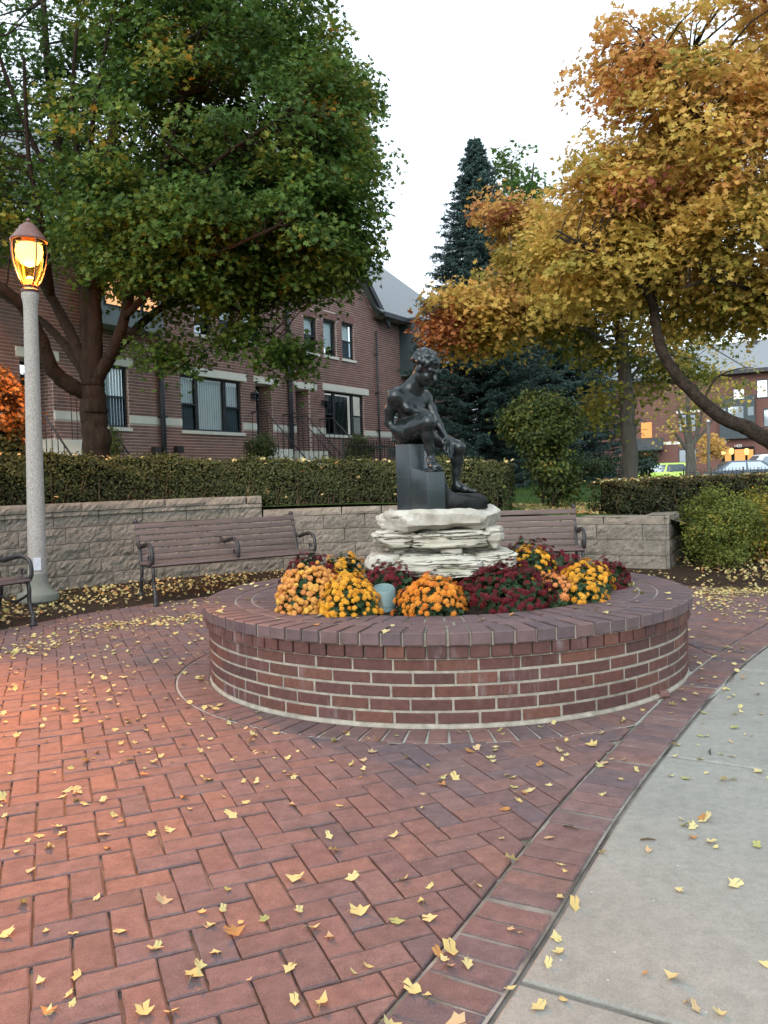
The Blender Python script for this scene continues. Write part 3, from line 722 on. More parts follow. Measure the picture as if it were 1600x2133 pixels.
# left leg, foot on the low base
lhip, lkn, lan = (sx(470), 0.10, szz(815)), P3(858, 962, 0.02), P3(835, 1262, 0.06)
vol.chain([lhip, (sx(650), 0.07, szz(860)), lkn], [0.080, 0.066, 0.045], 0.03)
vol.ell(P3(868, 956, 0.005), (0.033, 0.038, 0.040), 0.02)
vol.chain([lkn, P3(848, 1065, 0.05), P3(840, 1170, 0.06), lan], [0.041, 0.042, 0.030, 0.023], 0.02)
vol.chain([P3(822, 1310, 0.075), P3(850, 1300, 0.06), P3(905, 1318, 0.03), P3(950, 1334, 0.01)], [0.028, 0.032, 0.026, 0.016], 0.018)
for i in range(5): vol.cap(P3(935, 1332, 0.04-0.015*i), P3(972-3*abs(i-4)+i*3, 1338, 0.035-0.019*i), 0.011, 0.009+(0.002 if i == 4 else 0), 0.004)
fig = obj('figure', vol.mesh('figure', MAT['bronze']), statue)
# cast base: seat block, step, low foot plate with a sweeping toe
def polyblock(pts, ztop, name, z0=0.0):
    n = len(pts); b = MB(); V = [(x, y, z0) for x, y in pts]+[(x, y, zt) for (x, y), zt in zip(pts, ztop)]
    b.add(V, [list(range(n))[::-1], list(range(n, 2*n))]+[(i, (i+1) % n, n+(i+1) % n, n+i) for i in range(n)])
    me = bevel(b.mesh(name, MAT['bronze']), 0.006, 2); autosmooth(me, 40); return obj(name, me, statue)
zs = szz(918)
polyblock([(sx(320), 0.10), (sx(437), -0.03), (sx(560), -0.01), (sx(640), 0.16), (sx(560), 0.27), (sx(380), 0.27)], [zs, zs, zs-.005, zs-.02, zs, zs], 'seat_block')
polyblock([(sx(438), -0.06), (sx(563), -0.25), (sx(712), -0.225), (sx(700), 0.05), (sx(560), 0.14)], [szz(1118), szz(1168), szz(1166), szz(1130), szz(1110)], 'step_block')
b = MB(); pr = [(sx(690), 0.245), (sx(712), 0.235), (sx(730), 0.18), (sx(752), 0.135), (sx(790), 0.112), (sx(850), 0.104), (sx(1020), 0.100), (sx(1045), 0.088), (sx(1066), 0.062), (sx(1068), 0.0), (sx(690), 0.0)]
ys = (-0.20, 0.20); n = len(pr)
V = [(x, ys[0]+(0.03 if x > sx(1000) else 0), z) for x, z in pr]+[(x, ys[1], z) for x, z in pr]
b.add(V, [list(range(n)), list(range(n, 2*n))[::-1]]+[((i+1) % n, i, n+i, n+(i+1) % n) for i in range(n)])
me = bevel(b.mesh('foot_plate', MAT['bronze']), 0.008, 2); autosmooth(me, 40); obj('foot_plate', me, statue)

# ================================================================== STACKED LIMESTONE
def rock(name, lo, hi, label, mat, layers=0, seed=0, rough=0.02, sub=5, round_=0.02):
    rg = np.random.default_rng(seed); lo = np.array(lo); hi = np.array(hi); c = (lo+hi)/2; hs_ = (hi-lo)/2
    bm = bmesh.new(); bmesh.ops.create_cube(bm, size=2.0)
    bmesh.ops.subdivide_edges(bm, edges=bm.edges[:], cuts=sub*2+1, use_grid_fill=True)
    fr = rg.uniform(4, 9, (6, 3)); ph = rg.uniform(0, 6.28, 6); cut = [nrm(rg.normal(size=(1, 3)))[0] for _ in range(16)]
    lay = rg.uniform(-1, 1, max(layers, 1)*2+2)
    for v in bm.verts:
        p = np.array(v.co)
        # superellipsoid rounding
        q = np.sign(p)*np.abs(p); m4 = (np.abs(q)**7).sum()**(1/7); p = q/max(m4, 1e-6)*1.02
        w = p*hs_
        for n_, k in zip(cut, rg.uniform(0.80, 1.0, 16) if False else np.linspace(0.82, 1.02, 16)):
            d = (w/hs_*n_).sum()-k*1.28
            if d > 0: w = w-n_*d*hs_*0.9
        nz = sum(math.sin(fr[i]@(w*6)+ph[i]) for i in range(6))/6
        r_ = rough*nz
        if layers:
            li = (p[2]*0.5+0.5)*layers; fr_ = li-math.floor(li); groove = max(0, 1-abs(fr_-0.5)*2*6+5) if False else 0
            st = lay[int(li) % len(lay)]*0.018 - (0.014 if (fr_ < 0.16) else 0)
            k = max(0, 1-abs(p[2])**6) ; w[0] += np.sign(p[0])*abs(p[0])**3*st*k; w[1] += np.sign(p[1])*abs(p[1])**3*st*k
        w[0] += r_*p[0]; w[1] += r_*p[1]; w[2] += r_*0.5*(1 if abs(p[2]) < 0.95 else 0.4)
        v.co = w
    if not layers and sub > 4:
        # hand-chiselled scallops: facets with hard ridges
        rq = np.random.default_rng(seed+9); sd_ = rq.uniform(-1, 1, (46, 3))*hs_; an = nrm(rq.normal(size=(46, 3))); 
        for v in bm.verts:
            w = np.array(v.co); nv = np.array(v.normal); dd_ = np.linalg.norm((sd_-w)*np.array([1,1,1.3]), axis=1); i_ = int(np.argmin(dd_))
            if abs(nv[2]) < 0.75 or w[2] < 0: v.co = Vector(w + nv*(-0.020+0.50*float(dd_[i_])**1.15 + 0.10*float((w-sd_[i_])@an[i_])))
    me = bpy.data.meshes.new(name); bm.to_mesh(me); bm.free(); me.materials.append(mat)
    if not layers: autosmooth(me, 16)
    else: autosmooth(me, 30)
    return obj(name, me, None, (SX+c[0], SY+c[1], SZ+c[2]), label=label, cat='stone', group='limestone slabs stacked under the statue')
R_ = lambda x0, x1, y0, y1, z0, z1: ((sx(x0), y0, szz(z1)), (sx(x1), y1, szz(z0)))
lo, hi = R_(195, 1155, -0.28, 0.30, 1482, 1634); rock('limestone_slab', lo, hi, 'thick chiselled white limestone slab right under the bronze statue', MAT['limestone'], 0, 1, 0.014, 7)
lo, hi = R_(120, 440, -0.20, 0.25, 1638, 1795); rock('limestone_slab', lo, hi, 'layered pale stone at the left end of the second tier under the top slab', MAT['strata'], 5, 2, 0.016, 7)
lo, hi = R_(420, 1060, -0.30, 0.22, 1646, 1795); rock('limestone_slab', lo, hi, 'long layered pale slab in the front middle of the second stone tier', MAT['strata'], 6, 3, 0.016, 8)
lo, hi = R_(1030, 1192, -0.24, 0.24, 1630, 1822); rock('limestone_slab', lo, hi, 'tall blocky pale stone at the right end of the second tier', MAT['limestone'], 3, 4, 0.018, 6)
lo, hi = R_(665, 835, -0.26, 0.0, 1796, 1846); rock('limestone_slab', lo, hi, 'small flat wedge stone between the second tier and the large bottom slab', MAT['limestone'], 0, 5, 0.012, 4)
lo, hi = R_(240, 1120, -0.10, 0.28, 1790, 1990); rock('limestone_slab', lo, hi, 'dark recessed stone filling the gap behind the lower tiers', MAT['strata'], 3, 6, 0.02, 6)
lo, hi = R_(35, 345, -0.25, 0.18, 1842, 1990); rock('limestone_slab', lo, hi, 'low flat topped pale stone at the far left of the bottom tier', MAT['limestone'], 0, 7, 0.014, 6)
lo, hi = R_(310, 1000, -0.44, 0.10, 1842, 2040); rock('limestone_slab', lo, hi, 'largest layered pale boulder in the front of the bottom tier', MAT['strata'], 6, 8, 0.02, 8, )
lo, hi = R_(950, 1262, -0.36, 0.22, 1834, 2000); rock('limestone_slab', lo, hi, 'cracked pale boulder at the right end of the bottom tier', MAT['strata'], 5, 9, 0.02, 7)

# ================================================================== CHRYSANTHEMUMS
def mum_mesh(petals, r, h, mat, seed, layers=2, name='blossom'):
    rg = random.Random(seed); b = MB()
    for L in range(layers):
        n = petals - 2*L; rr = r*(1-0.33*L); z = h*(0.15+0.42*L)
        for k in range(n):
            a = 2*PI*(k+0.5*L)/n + rg.uniform(-.08,.08); w = PI/n*0.85; tip = rr*rg.uniform(0.88, 1.1); tz = z + h*rg.uniform(-.35, .1)*(1-0.5*L)
            b.add([(0.12*rr*math.cos(a), 0.12*rr*math.sin(a), z+h*0.25), (rr*0.62*math.cos(a-w), rr*0.62*math.sin(a-w), z+h*.12), (tip*math.cos(a), tip*math.sin(a), tz), (rr*0.62*math.cos(a+w), rr*0.62*math.sin(a+w), z+h*.12)], [(0,1,2,3)])
    c = [(r*0.3*math.cos(2*PI*k/6), r*0.3*math.sin(2*PI*k/6), h*0.62) for k in range(6)]+[(0,0,h*0.85)]
    b.add(c, [(k, (k+1) % 6, 6) for k in range(6)]); return b.mesh(name, mat)
def pom_mesh(r, mat, seed, name='blossom'):
    bm = bmesh.new(); bmesh.ops.create_icosphere(bm, subdivisions=1, radius=r); rg = random.Random(seed)
    for v in bm.verts: v.co = v.co*rg.uniform(0.82, 1.12); v.co.z *= 0.8
    me = bpy.data.meshes.new(name); bm.to_mesh(me); bm.free(); me.materials.append(mat); return me
mums = {}
def mumset(key, cols, pom=False, r=0.0225):
    mt = leaf_mat('petals_'+key, cols, 0.18, 0.6, objrand=True, var=0.2)
    mums[key] = [pom_mesh(r*0.85, mt, s) for s in range(3)] if pom else [mum_mesh(12, r*q, r*0.7, mt, s) for s, q in enumerate((1, 0.9, 1.1, 0.8))]
mumset('gold', [(0.62,0.30,0.02),(0.72,0.36,0.03),(0.60,0.24,0.02),(0.74,0.42,0.05)])
mumset('orange', [(0.66,0.22,0.02),(0.72,0.28,0.03),(0.60,0.17,0.02),(0.74,0.33,0.05)])
mumset('bronze', [(0.50,0.22,0.04),(0.58,0.28,0.07),(0.44,0.16,0.05),(0.62,0.36,0.06)], True, 0.0245)
mumset('red', [(0.095,0.004,0.008),(0.135,0.006,0.012),(0.075,0.003,0.007),(0.115,0.005,0.012)])
mumset('peach', [(0.66,0.25,0.08),(0.70,0.30,0.10),(0.62,0.20,0.05)])
MAT['mumleaf'] = leaf_mat('chrysanthemum_leaf', [(0.012,0.030,0.012),(0.022,0.05,0.018),(0.035,0.07,0.024)], 0.12)
def mum_plant(px, py, wpx, key, label, dist, nb, zb=None, hgt=0.24, cover=0.0, seed=0, low=-0.05):
    rg = np.random.default_rng(seed+100); c = W(px, py, dist); rad = wpx/FPX*dist*1.12; nb = int(nb*1.9)
    zb = 0.47 if zb is None else zb
    top = c.z + rad*0.55
    base = (c.x, c.y, zb); hgt = max(0.16, top-zb); rad = max(rad, hgt/1.45)
    t = thing('chrysanthemum', label, 'flower', base, 0, 'chrysanthemums in the planter')
    # foliage: leaves through a dome
    n = int(420*(rad/0.18)**1.6)
    u = rg.uniform(0, 1, n); th = rg.uniform(0, 2*PI, n); rr = rg.uniform(0.35, 1.0, n)**0.5
    el = np.arcsin(u); D = np.stack([np.cos(el)*np.cos(th), np.cos(el)*np.sin(th), np.sin(el)], 1)
    C = D*np.array([rad, rad, hgt])*rr[:, None]*0.96*(1+0.10*np.sin(3*th+seed)*np.cos(2*el))[:, None]; C[:, 2] = np.maximum(C[:, 2], 0.01)
    leaf_cloud('foliage', C, D+rg.normal(size=(n, 3))*0.5+np.array([0,0,.3]), rg.uniform(0.035, 0.055, n), rg.uniform(0, 1, n), MAPLE_S, MAT['mumleaf'], t)
    k = 0; pts = []; tries = 0
    while k < nb and tries < nb*30:
        tries += 1
        z = rg.uniform(low, 1.0); th_ = rg.uniform(0, 2*PI); cr_ = math.sqrt(max(0, 1-z*z)); d = np.array([cr_*math.cos(th_), cr_*math.sin(th_), z])
        if cover and z < cover and rg.uniform() < 0.9: continue
        if d[1] > 0.55 and z < 0.4: continue
        s_ = rg.uniform(0.93, 1.08)*(1+0.10*math.sin(3*th_+seed)*(2*cr_*cr_-1)); p = d*np.array([rad, rad, hgt])*s_
        if p[2] < 0.015: p[2] = 0.015
        if any((p-q)@(p-q) < 0.0215**2 for q in pts): continue
        pts.append(p); nd = Vector((d[0]/rad, d[1]/rad, d[2]/hgt)).normalized()
        nd = (nd + Vector(rg.normal(size=3)*0.22)).normalized(); q_ = nd.to_track_quat('Z', 'Y').to_euler()
        ms = mums[key]; ob_ = obj('blossom', ms[k % len(ms)], t, tuple(p), q_); sc_ = float(np.clip(rg.normal(1.0, .17), .55, 1.35)); ob_.scale = (sc_, sc_, sc_*rg.uniform(.8, 1.2)); k += 1
    return t
yb = PC.y
plants = [  # px, py, half width px, colour, label, distance, blossoms
 (648,1192,58,'red','dark red chrysanthemum behind the bronze pompon one at the left edge of the bed',5.45,70,0.0),
 (720,1184,50,'gold','small yellow chrysanthemum at the back left of the bed',5.6,55,0.0),
 (648,1224,66,'bronze','rounded bronze pompon chrysanthemum at the left front of the bed',5.02,150,0.0),
 (728,1236,56,'gold','golden yellow chrysanthemum just left of the round ground light',4.82,95,0.05),
 (806,1215,62,'red','dark red chrysanthemum in front of the low left stone',5.15,85,0.0),
 (902,1245,66,'orange','orange chrysanthemum just right of the round ground light',4.78,100,0.30),
 (978,1236,40,'red','small sparse dark red chrysanthemum between the orange one and the large red one',4.95,26,0.2),
 (1060,1228,86,'red','largest dark red chrysanthemum at the front right of the bed',4.95,140,0.10),
 (1152,1228,48,'peach','peach orange chrysanthemum right of the largest red one',5.0,36,0.55),
 (1106,1176,54,'gold','golden chrysanthemum beside the right end of the stones',5.75,60,0.0),
 (1100,1164,66,'red','dark red chrysanthemum at the back right in front of the bench',6.05,60,0.1),
 (1178,1180,46,'red','dark red chrysanthemum in the right back between two golden ones',5.7,60,0.0),
 (1222,1206,54,'gold','golden chrysanthemum with green middle at the right edge of the bed',5.35,52,0.45),
 (1258,1198,48,'red','dark red chrysanthemum at the far right edge of the bed',5.6,70,0.0),
 (1215,1240,42,'gold','low yellow chrysanthemum at the right front edge of the bed',5.0,30,0.1)]
for i, (px, py, w_, key, lab, d_, nb, cv) in enumerate(plants):
    mum_plant(px, py, w_, key, lab, d_, nb, cover=cv, seed=i, low=-0.02)

# ground light
g0 = G(801, 1281, 0.455)
gl = thing('ground_light', 'pale teal cylindrical ground light between the front chrysanthemums', 'light', (g0.x, g0.y-0.01, 0.46))
b = MB(); seg = 28; V = []; F = []
for (r, z, sl) in ((0.066, 0.0, 0), (0.066, 0.05, 0), (0.069, 0.052, 0), (0.069, 0.152, 0.5), (0.062, 0.160, 0.5), (0.058, 0.146, 0.5)):
    for k in range(seg):
        a = 2*PI*k/seg; V.append((r*math.cos(a), r*math.sin(a), z + sl*r*math.sin(a)*0.55))
for i in range(5):
    for k in range(seg): F.append((i*seg+k, i*seg+(k+1) % seg, (i+1)*seg+(k+1) % seg, (i+1)*seg+k))
F.append([5*seg+k for k in range(seg)])
me = b.add(V, F).mesh('housing', MAT['tealmetal']); autosmooth(me, 40); obj('housing', me, gl)
b = MB().tube([(-0.068, 0, 0.05), (-0.085, 0, 0.02), (-0.085, 0, -0.02)], 0.008, 8); b.tube([(0.068, 0, 0.05), (0.085, 0, 0.02), (0.085, 0, -0.02)], 0.008, 8); b.build('bracket', MAT['black_iron'], gl, True)

# ================================================================== RETAINING WALL
WPATH = [(-6.6,4.6),(-6.1,6.2),(-5.3,7.65),(-4.62,8.75),(-3.82,9.72),(-2.95,10.5),(-1.95,11.0),(-1.0,11.22),(0.1,11.22),(1.2,10.98),(2.3,10.50),(3.36,9.86)]
WP = resample(WPATH, 0.02); k_ = np.ones(61)/61
WP = np.stack([np.convolve(np.pad(WP[:, i], 30, mode='reflect', reflect_type='odd'), k_, 'valid') for i in range(2)], 1)
WT = np.gradient(WP, axis=0); WT /= np.linalg.norm(WT, axis=1, keepdims=True); WN = np.stack([WT[:, 1], -WT[:, 0]], 1)   # towards plaza
step1 = int(np.argmin(np.abs(np.array([(O + Vector((p[0], p[1], 1.0)) - O).x/p[1] for p in WP]) - (547-800)/FPX)))
step2 = int(np.argmin(np.abs(WP[:, 0]-1.25)))
def blockmesh(L, Hh, seed, mat, cap=False, dep=0.26):
    rg = np.random.default_rng(seed); nx, nz = max(6, int(L/0.035)), 5 if not cap else 3; b = MB(); V = []
    amp = 0.009 if not cap else 0.006
    base = rg.normal(size=(nx+1, nz+1))*amp*0.55; low = np.repeat(np.repeat(rg.normal(size=(nx//4+2, 3)), 4, 0)[:nx+1], 3, 1)[:, :nz+1]*amp*0.6
    for i in range(nx+1):
        for j in range(nz+1):
            e = min(i, nx-i, j, nz-j); bul = (0.0 if e == 0 else 0.006)
            V.append((-L/2+L*i/nx, -bul-(base[i,j]+low[i,j] if e > 0 else 0)*1.0, Hh*j/nz))
    F = [(i*(nz+1)+j, (i+1)*(nz+1)+j, (i+1)*(nz+1)+j+1, i*(nz+1)+j+1) for i in range(nx) for j in range(nz)]
    b.add(V, F)
    b.add([(-L/2,0,0),(L/2,0,0),(L/2,dep,0),(-L/2,dep,0),(-L/2,0,Hh),(L/2,0,Hh),(L/2,dep,Hh),(-L/2,dep,Hh)], [(4,5,6,7),(3,2,1,0),(1,2,6,5),(3,0,4,7),(2,3,7,6)])
    return b.mesh('block', mat)
BL, BH, CH = 0.56, 0.19, 0.10
blkm = [blockmesh(BL-0.007, BH-0.006, s, MAT['block']) for s in range(7)]
capm = [blockmesh(BL*0.95-0.006, CH-0.004, 50+s, MAT['blockcap'], True, 0.30) for s in range(5)]
rwall = thing('retaining_wall', 'curved tan split-face block retaining wall stepping down behind the benches', 'wall', (0, 0, 0))
def wp(i): i = max(0, min(len(WP)-1, int(i))); return WP[i], WT[i], WN[i]
def wall_course(i0, i1, z, meshes, L, offset, fwd=0.0):
    st = L/0.02; i = i0+offset*st
    while i+st*0.98 <= i1+1e-6:
        c, t, n = wp(i+st/2); a = math.atan2(t[1], t[0]); p = c+n*fwd
        obj('block', random.choice(meshes), rwall, (p[0], p[1], z), (0, 0, a+random.uniform(-.01,.01))); i += st
    rem = (i1-i)*0.02
    if rem > 0.10:
        c, t, n = wp(i+(i1-i)/2); obj('block', blockmesh(rem-0.007, BH-.006 if meshes is blkm else CH-.004, random.randrange(999), MAT['block'] if meshes is blkm else MAT['blockcap'], meshes is capm), rwall, (c[0]+n[0]*fwd, c[1]+n[1]*fwd, z), (0, 0, math.atan2(t[1], t[0])))
    if offset*L > 0.10:
        c, t, n = wp(i0+offset*st/2); obj('block', blockmesh(offset*L-0.007, BH-.006 if meshes is blkm else CH-.004, random.randrange(999), MAT['block'] if meshes is blkm else MAT['blockcap'], meshes is capm), rwall, (c[0]+n[0]*fwd, c[1]+n[1]*fwd, z), (0, 0, math.atan2(t[1], t[0])))
WB = 0.055; NWP = len(WP)-1
istart = int(1.2/0.02)
for c in range(-1, 5):
    i1 = step1 if c == 4 else (step2 if c == 3 else NWP)
    wall_course(istart, i1, WB+c*BH, blkm, BL, (0.0, 0.5, 0.25)[(c+1) % 3], fwd=-0.006*c)
wall_course(istart, step1, WB+5*BH, capm, BL*0.95, 0.35, fwd=-0.01)
wall_course(step1+1, step2, WB+4*BH, capm, BL*0.95, 0.0, fwd=-0.01)
wall_course(step2+1, NWP, WB+3*BH, capm, BL*0.95, 0.0, fwd=-0.01)
# return of the wall going back at its right end
e0 = WP[-1]; rdir = np.array((0.42, 0.907)); ra = math.atan2(rdir[1], rdir[0])
for c in range(-1, 4):
    z = WB+c*BH if c < 3 else WB+3*BH
    for k in range(5):
        p = e0 + rdir*(0.03+BL*(k+0.5)) + np.array((0.03, -0.02)); obj('block', random.choice(blkm if c < 3 else capm), rwall, (p[0], p[1], z), (0, 0, ra))

# ---- ground behind the wall, mulch bed in front of it
def lawn_z(x, y):
    # height of the upper ground
    d = y
    right = 1/(1+math.exp(-(x-1.3)*2.2)); near = 0.95*(1-right)+0.70*right
    if x > 3.6: near = 0.70*max(0, 1-(x-3.6)/1.2)+0.16*min(1, (x-3.6)/1.2)
    if d < 22: t = max(0, min(1, (d-10)/12)); t = t*t*(3-2*t); z = near*(1-t)+1.02*t
    else: t = min(1, (d-22)/12); t = t*t*(3-2*t); z = 1.02*(1-t)+0.22*t
    return z
outer = [tuple(p) for p in WP[::25]] + [tuple(WP[-1])]
ext = [(-9,-3),(-8,0.5),(-7,3.2)] + outer + [(4.2,10.4),(5.2,10.9),(6.5,11.3),(9,12),(16,14),(40,18)]
rows = [0, 0.08, 0.2, 0.35, 0.5, 0.65, 0.8, 1.0]
V = []; F = []; nx_ = len(ext)
for r, tq in enumerate(rows):
    for (x, y) in ext:
        tx = x if abs(x) < 8 else x; X = x+(x*2.0)*tq if tq > 0 else x; Y = y+(37-y)*tq
        X = x + (x*1.8 - 0)*tq
        V.append((X, Y, lawn_z(X, Y)))
for r in range(len(rows)-1):
    for i in range(nx_-1): F.append((r*nx_+i, r*nx_+i+1, (r+1)*nx_+i+1, (r+1)*nx_+i))
obj('lawn', MB().add(V, F).mesh('lawn', MAT['lawn'], True), kind='structure')
V = []; F = []
mo = [(-8,0.5),(-7,3.2)] + [tuple(p) for p in WP[::12]] + [tuple(WP[-1]), (4.2,10.4),(5.2,10.9),(6.5,11.3),(9,12)]
for (x, y) in mo:
    dx, dy = x-PLZ.x, y-PLZ.y; L = math.hypot(dx, dy); ix, iy = PLZ.x+dx/L*4.27, PLZ.y+dy/L*4.27
    zt = 0.09 if x < 3.6 else 0.18
    for k in range(5):
        t = k/4; V.append((ix+(x-ix)*t, iy+(y-iy)*t, -0.004+zt*t**0.7+(random.uniform(-.008,.012) if 0 < k < 4 else 0)))
for i in range(len(mo)-1):
    for k in range(4): F.append((i*5+k, i*5+k+1, (i+1)*5+k+1, (i+1)*5+k))
obj('mulch_bed', MB().add(V, F).mesh('mulch_bed', MAT['mulch'], True), kind='structure')

# ================================================================== HEDGES
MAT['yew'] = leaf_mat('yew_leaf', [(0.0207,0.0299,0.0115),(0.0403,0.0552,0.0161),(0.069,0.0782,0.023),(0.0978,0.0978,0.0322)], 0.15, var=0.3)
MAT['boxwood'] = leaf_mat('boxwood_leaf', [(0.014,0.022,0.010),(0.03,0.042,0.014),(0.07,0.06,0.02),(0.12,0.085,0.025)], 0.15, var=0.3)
def hedge(label, path, z0f, z1f, half, n, mat, seed, leaf=0.045, shape=OVAL, bare=0.3, twigs=260):
    rg = np.random.default_rng(seed); P = resample(path, 0.05); T_ = np.gradient(P, axis=0); T_ /= np.linalg.norm(T_, axis=1, keepdims=True); N_ = np.stack([T_[:, 1], -T_[:, 0]], 1)
    t = thing('hedge', label, 'hedge', (P[0][0], P[0][1], z0f(0))); off = Vector(t.location)
    m_ = len(P)
    # dark inside
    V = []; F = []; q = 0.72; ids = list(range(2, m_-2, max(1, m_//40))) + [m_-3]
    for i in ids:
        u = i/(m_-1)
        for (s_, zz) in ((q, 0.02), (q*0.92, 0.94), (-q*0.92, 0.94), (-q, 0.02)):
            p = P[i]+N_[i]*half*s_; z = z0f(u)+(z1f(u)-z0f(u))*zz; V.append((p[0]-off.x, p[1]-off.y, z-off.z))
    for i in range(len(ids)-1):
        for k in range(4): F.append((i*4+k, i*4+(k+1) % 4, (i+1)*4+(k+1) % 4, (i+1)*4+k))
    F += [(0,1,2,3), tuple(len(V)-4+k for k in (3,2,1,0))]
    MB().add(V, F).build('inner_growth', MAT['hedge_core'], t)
    # leaf shell
    u = rg.uniform(0, 1, n); face = rg.uniform(0, 1, n); i = np.clip((u*(m_-1)).astype(int), 0, m_-1)
    w = np.where(face < 0.52, 1.0, np.where(face < 0.60, -1.0, rg.uniform(-1, 1, n))); v = np.where(face < 0.60, rg.uniform(0, 1, n)**0.72, 1.0)
    endm = rg.uniform(0, 1, n) < 0.05; u = np.where(endm, np.where(rg.uniform(0,1,n) < 0.5, 0.0, 1.0), u); i = np.where(endm, np.where(u < 0.5, 0, m_-1), i); w = np.where(endm, rg.uniform(-1,1,n), w); v = np.where(endm, rg.uniform(0,1,n), v)
    z0 = np.array([z0f(a) for a in u]); z1 = np.array([z1f(a) for a in u])
    lump = 0.06*np.sin(u*47+v*9)+0.05*np.sin(u*113+1+v*5)+0.03*np.sin(v*17+u*31)
    dep = rg.uniform(0, 1, n)**2*0.22
    hw = half*(1+lump-dep*np.where(face < 0.60, 1, 0))*(0.90+0.1*np.sin(v*PI*0.9))
    edge = np.where(v > 0.93, 0.93, 1.0)
    C = np.zeros((n, 3)); C[:, :2] = P[i]+N_[i]*(hw*w*edge)[:, None]+T_[i]*rg.uniform(-.05,.05,n)[:, None]
    C[:, 2] = z0+(z1-z0)*(v*(1+lump*0.5))-np.where(face >= 0.60, dep*0.15, 0)+np.where((v > .9) & (rg.uniform(0,1,n) < .10), rg.uniform(0,.07,n), 0); C[:, :2] += N_[i]*(np.where((face < .6) & (rg.uniform(0,1,n) < .08), rg.uniform(0,.08,n), 0)*w)[:, None]
    Nn = np.zeros((n, 3)); Nn[:, :2] = N_[i]*np.where(face < 0.60, w, 0.15*w)[:, None]; Nn[:, 2] = np.where(face >= 0.60, 1.0, 0.35)
    Nn += rg.normal(size=(n, 3))*0.55
    if bare:
        keep = (v > bare) | (rg.uniform(0, 1, n) < 0.45); C = C[keep]; Nn = Nn[keep]; v = v[keep]
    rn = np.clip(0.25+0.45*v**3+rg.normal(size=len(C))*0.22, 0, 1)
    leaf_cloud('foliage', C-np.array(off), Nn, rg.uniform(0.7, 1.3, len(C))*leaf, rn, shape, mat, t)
    tw = MB()
    for k in range(twigs):
        a = rg.uniform(0, 1); ii = int(a*(m_-1)); s_ = 1 if rg.uniform() < 0.85 else -1
        p = P[ii]+N_[ii]*half*rg.uniform(0.55, 0.85)*s_; zb = z0f(a); hh = (z1f(a)-zb)*rg.uniform(0.45, 0.8); q2 = p+N_[ii]*half*s_*rg.uniform(0.0,0.3)+T_[ii]*rg.uniform(-.2,.2); md = (p+q2)/2+T_[ii]*rg.uniform(-.06,.06)
        tw.tube([(p[0]-off.x,p[1]-off.y,zb-off.z),(md[0]-off.x,md[1]-off.y,zb+hh*.5-off.z),(q2[0]-off.x,q2[1]-off.y,zb+hh-off.z)], [0.008,0.006,0.003], 4, False)
    tw.build('stems', MAT['twig'], t, kind='stuff')
    return t
hp = [(WP[i][0]-WN[i][0]*0.62, WP[i][1]-WN[i][1]*0.62) for i in range(130, NWP-90, 12)]
# hedge ends where the lawn shows right of the statue
hp = [p for p in hp if p[0] < W(1092, 1000, 11.6).x]
def z1L(u):
    x = -5.2 + u*7.0
    return 1.74 - 0.30*u
hedge('long clipped dark yew hedge on top of the retaining wall behind the benches', hp, lambda u: 0.90-0.2*u, lambda u: 1.80-0.34*u, 0.36, 66000, MAT['yew'], 3, 0.040, bare=0.35, twigs=520)
a_ = W(1262, 1030, 10.9); b_ = W(1420, 1030, 11.4); c_ = W(1640, 1030, 13.0)
hedge('low clipped boxwood hedge with yellow fallen leaves right of the lawn gap', [(a_.x,a_.y),(b_.x,b_.y),(c_.x,c_.y),(c_.x+3,c_.y+1.2)], lambda u: 0.72-0.3*min(1, u*2), lambda u: 1.145+0.0*u, 0.34, 26000, MAT['boxwood'], 5, 0.040, bare=0.1, twigs=120)

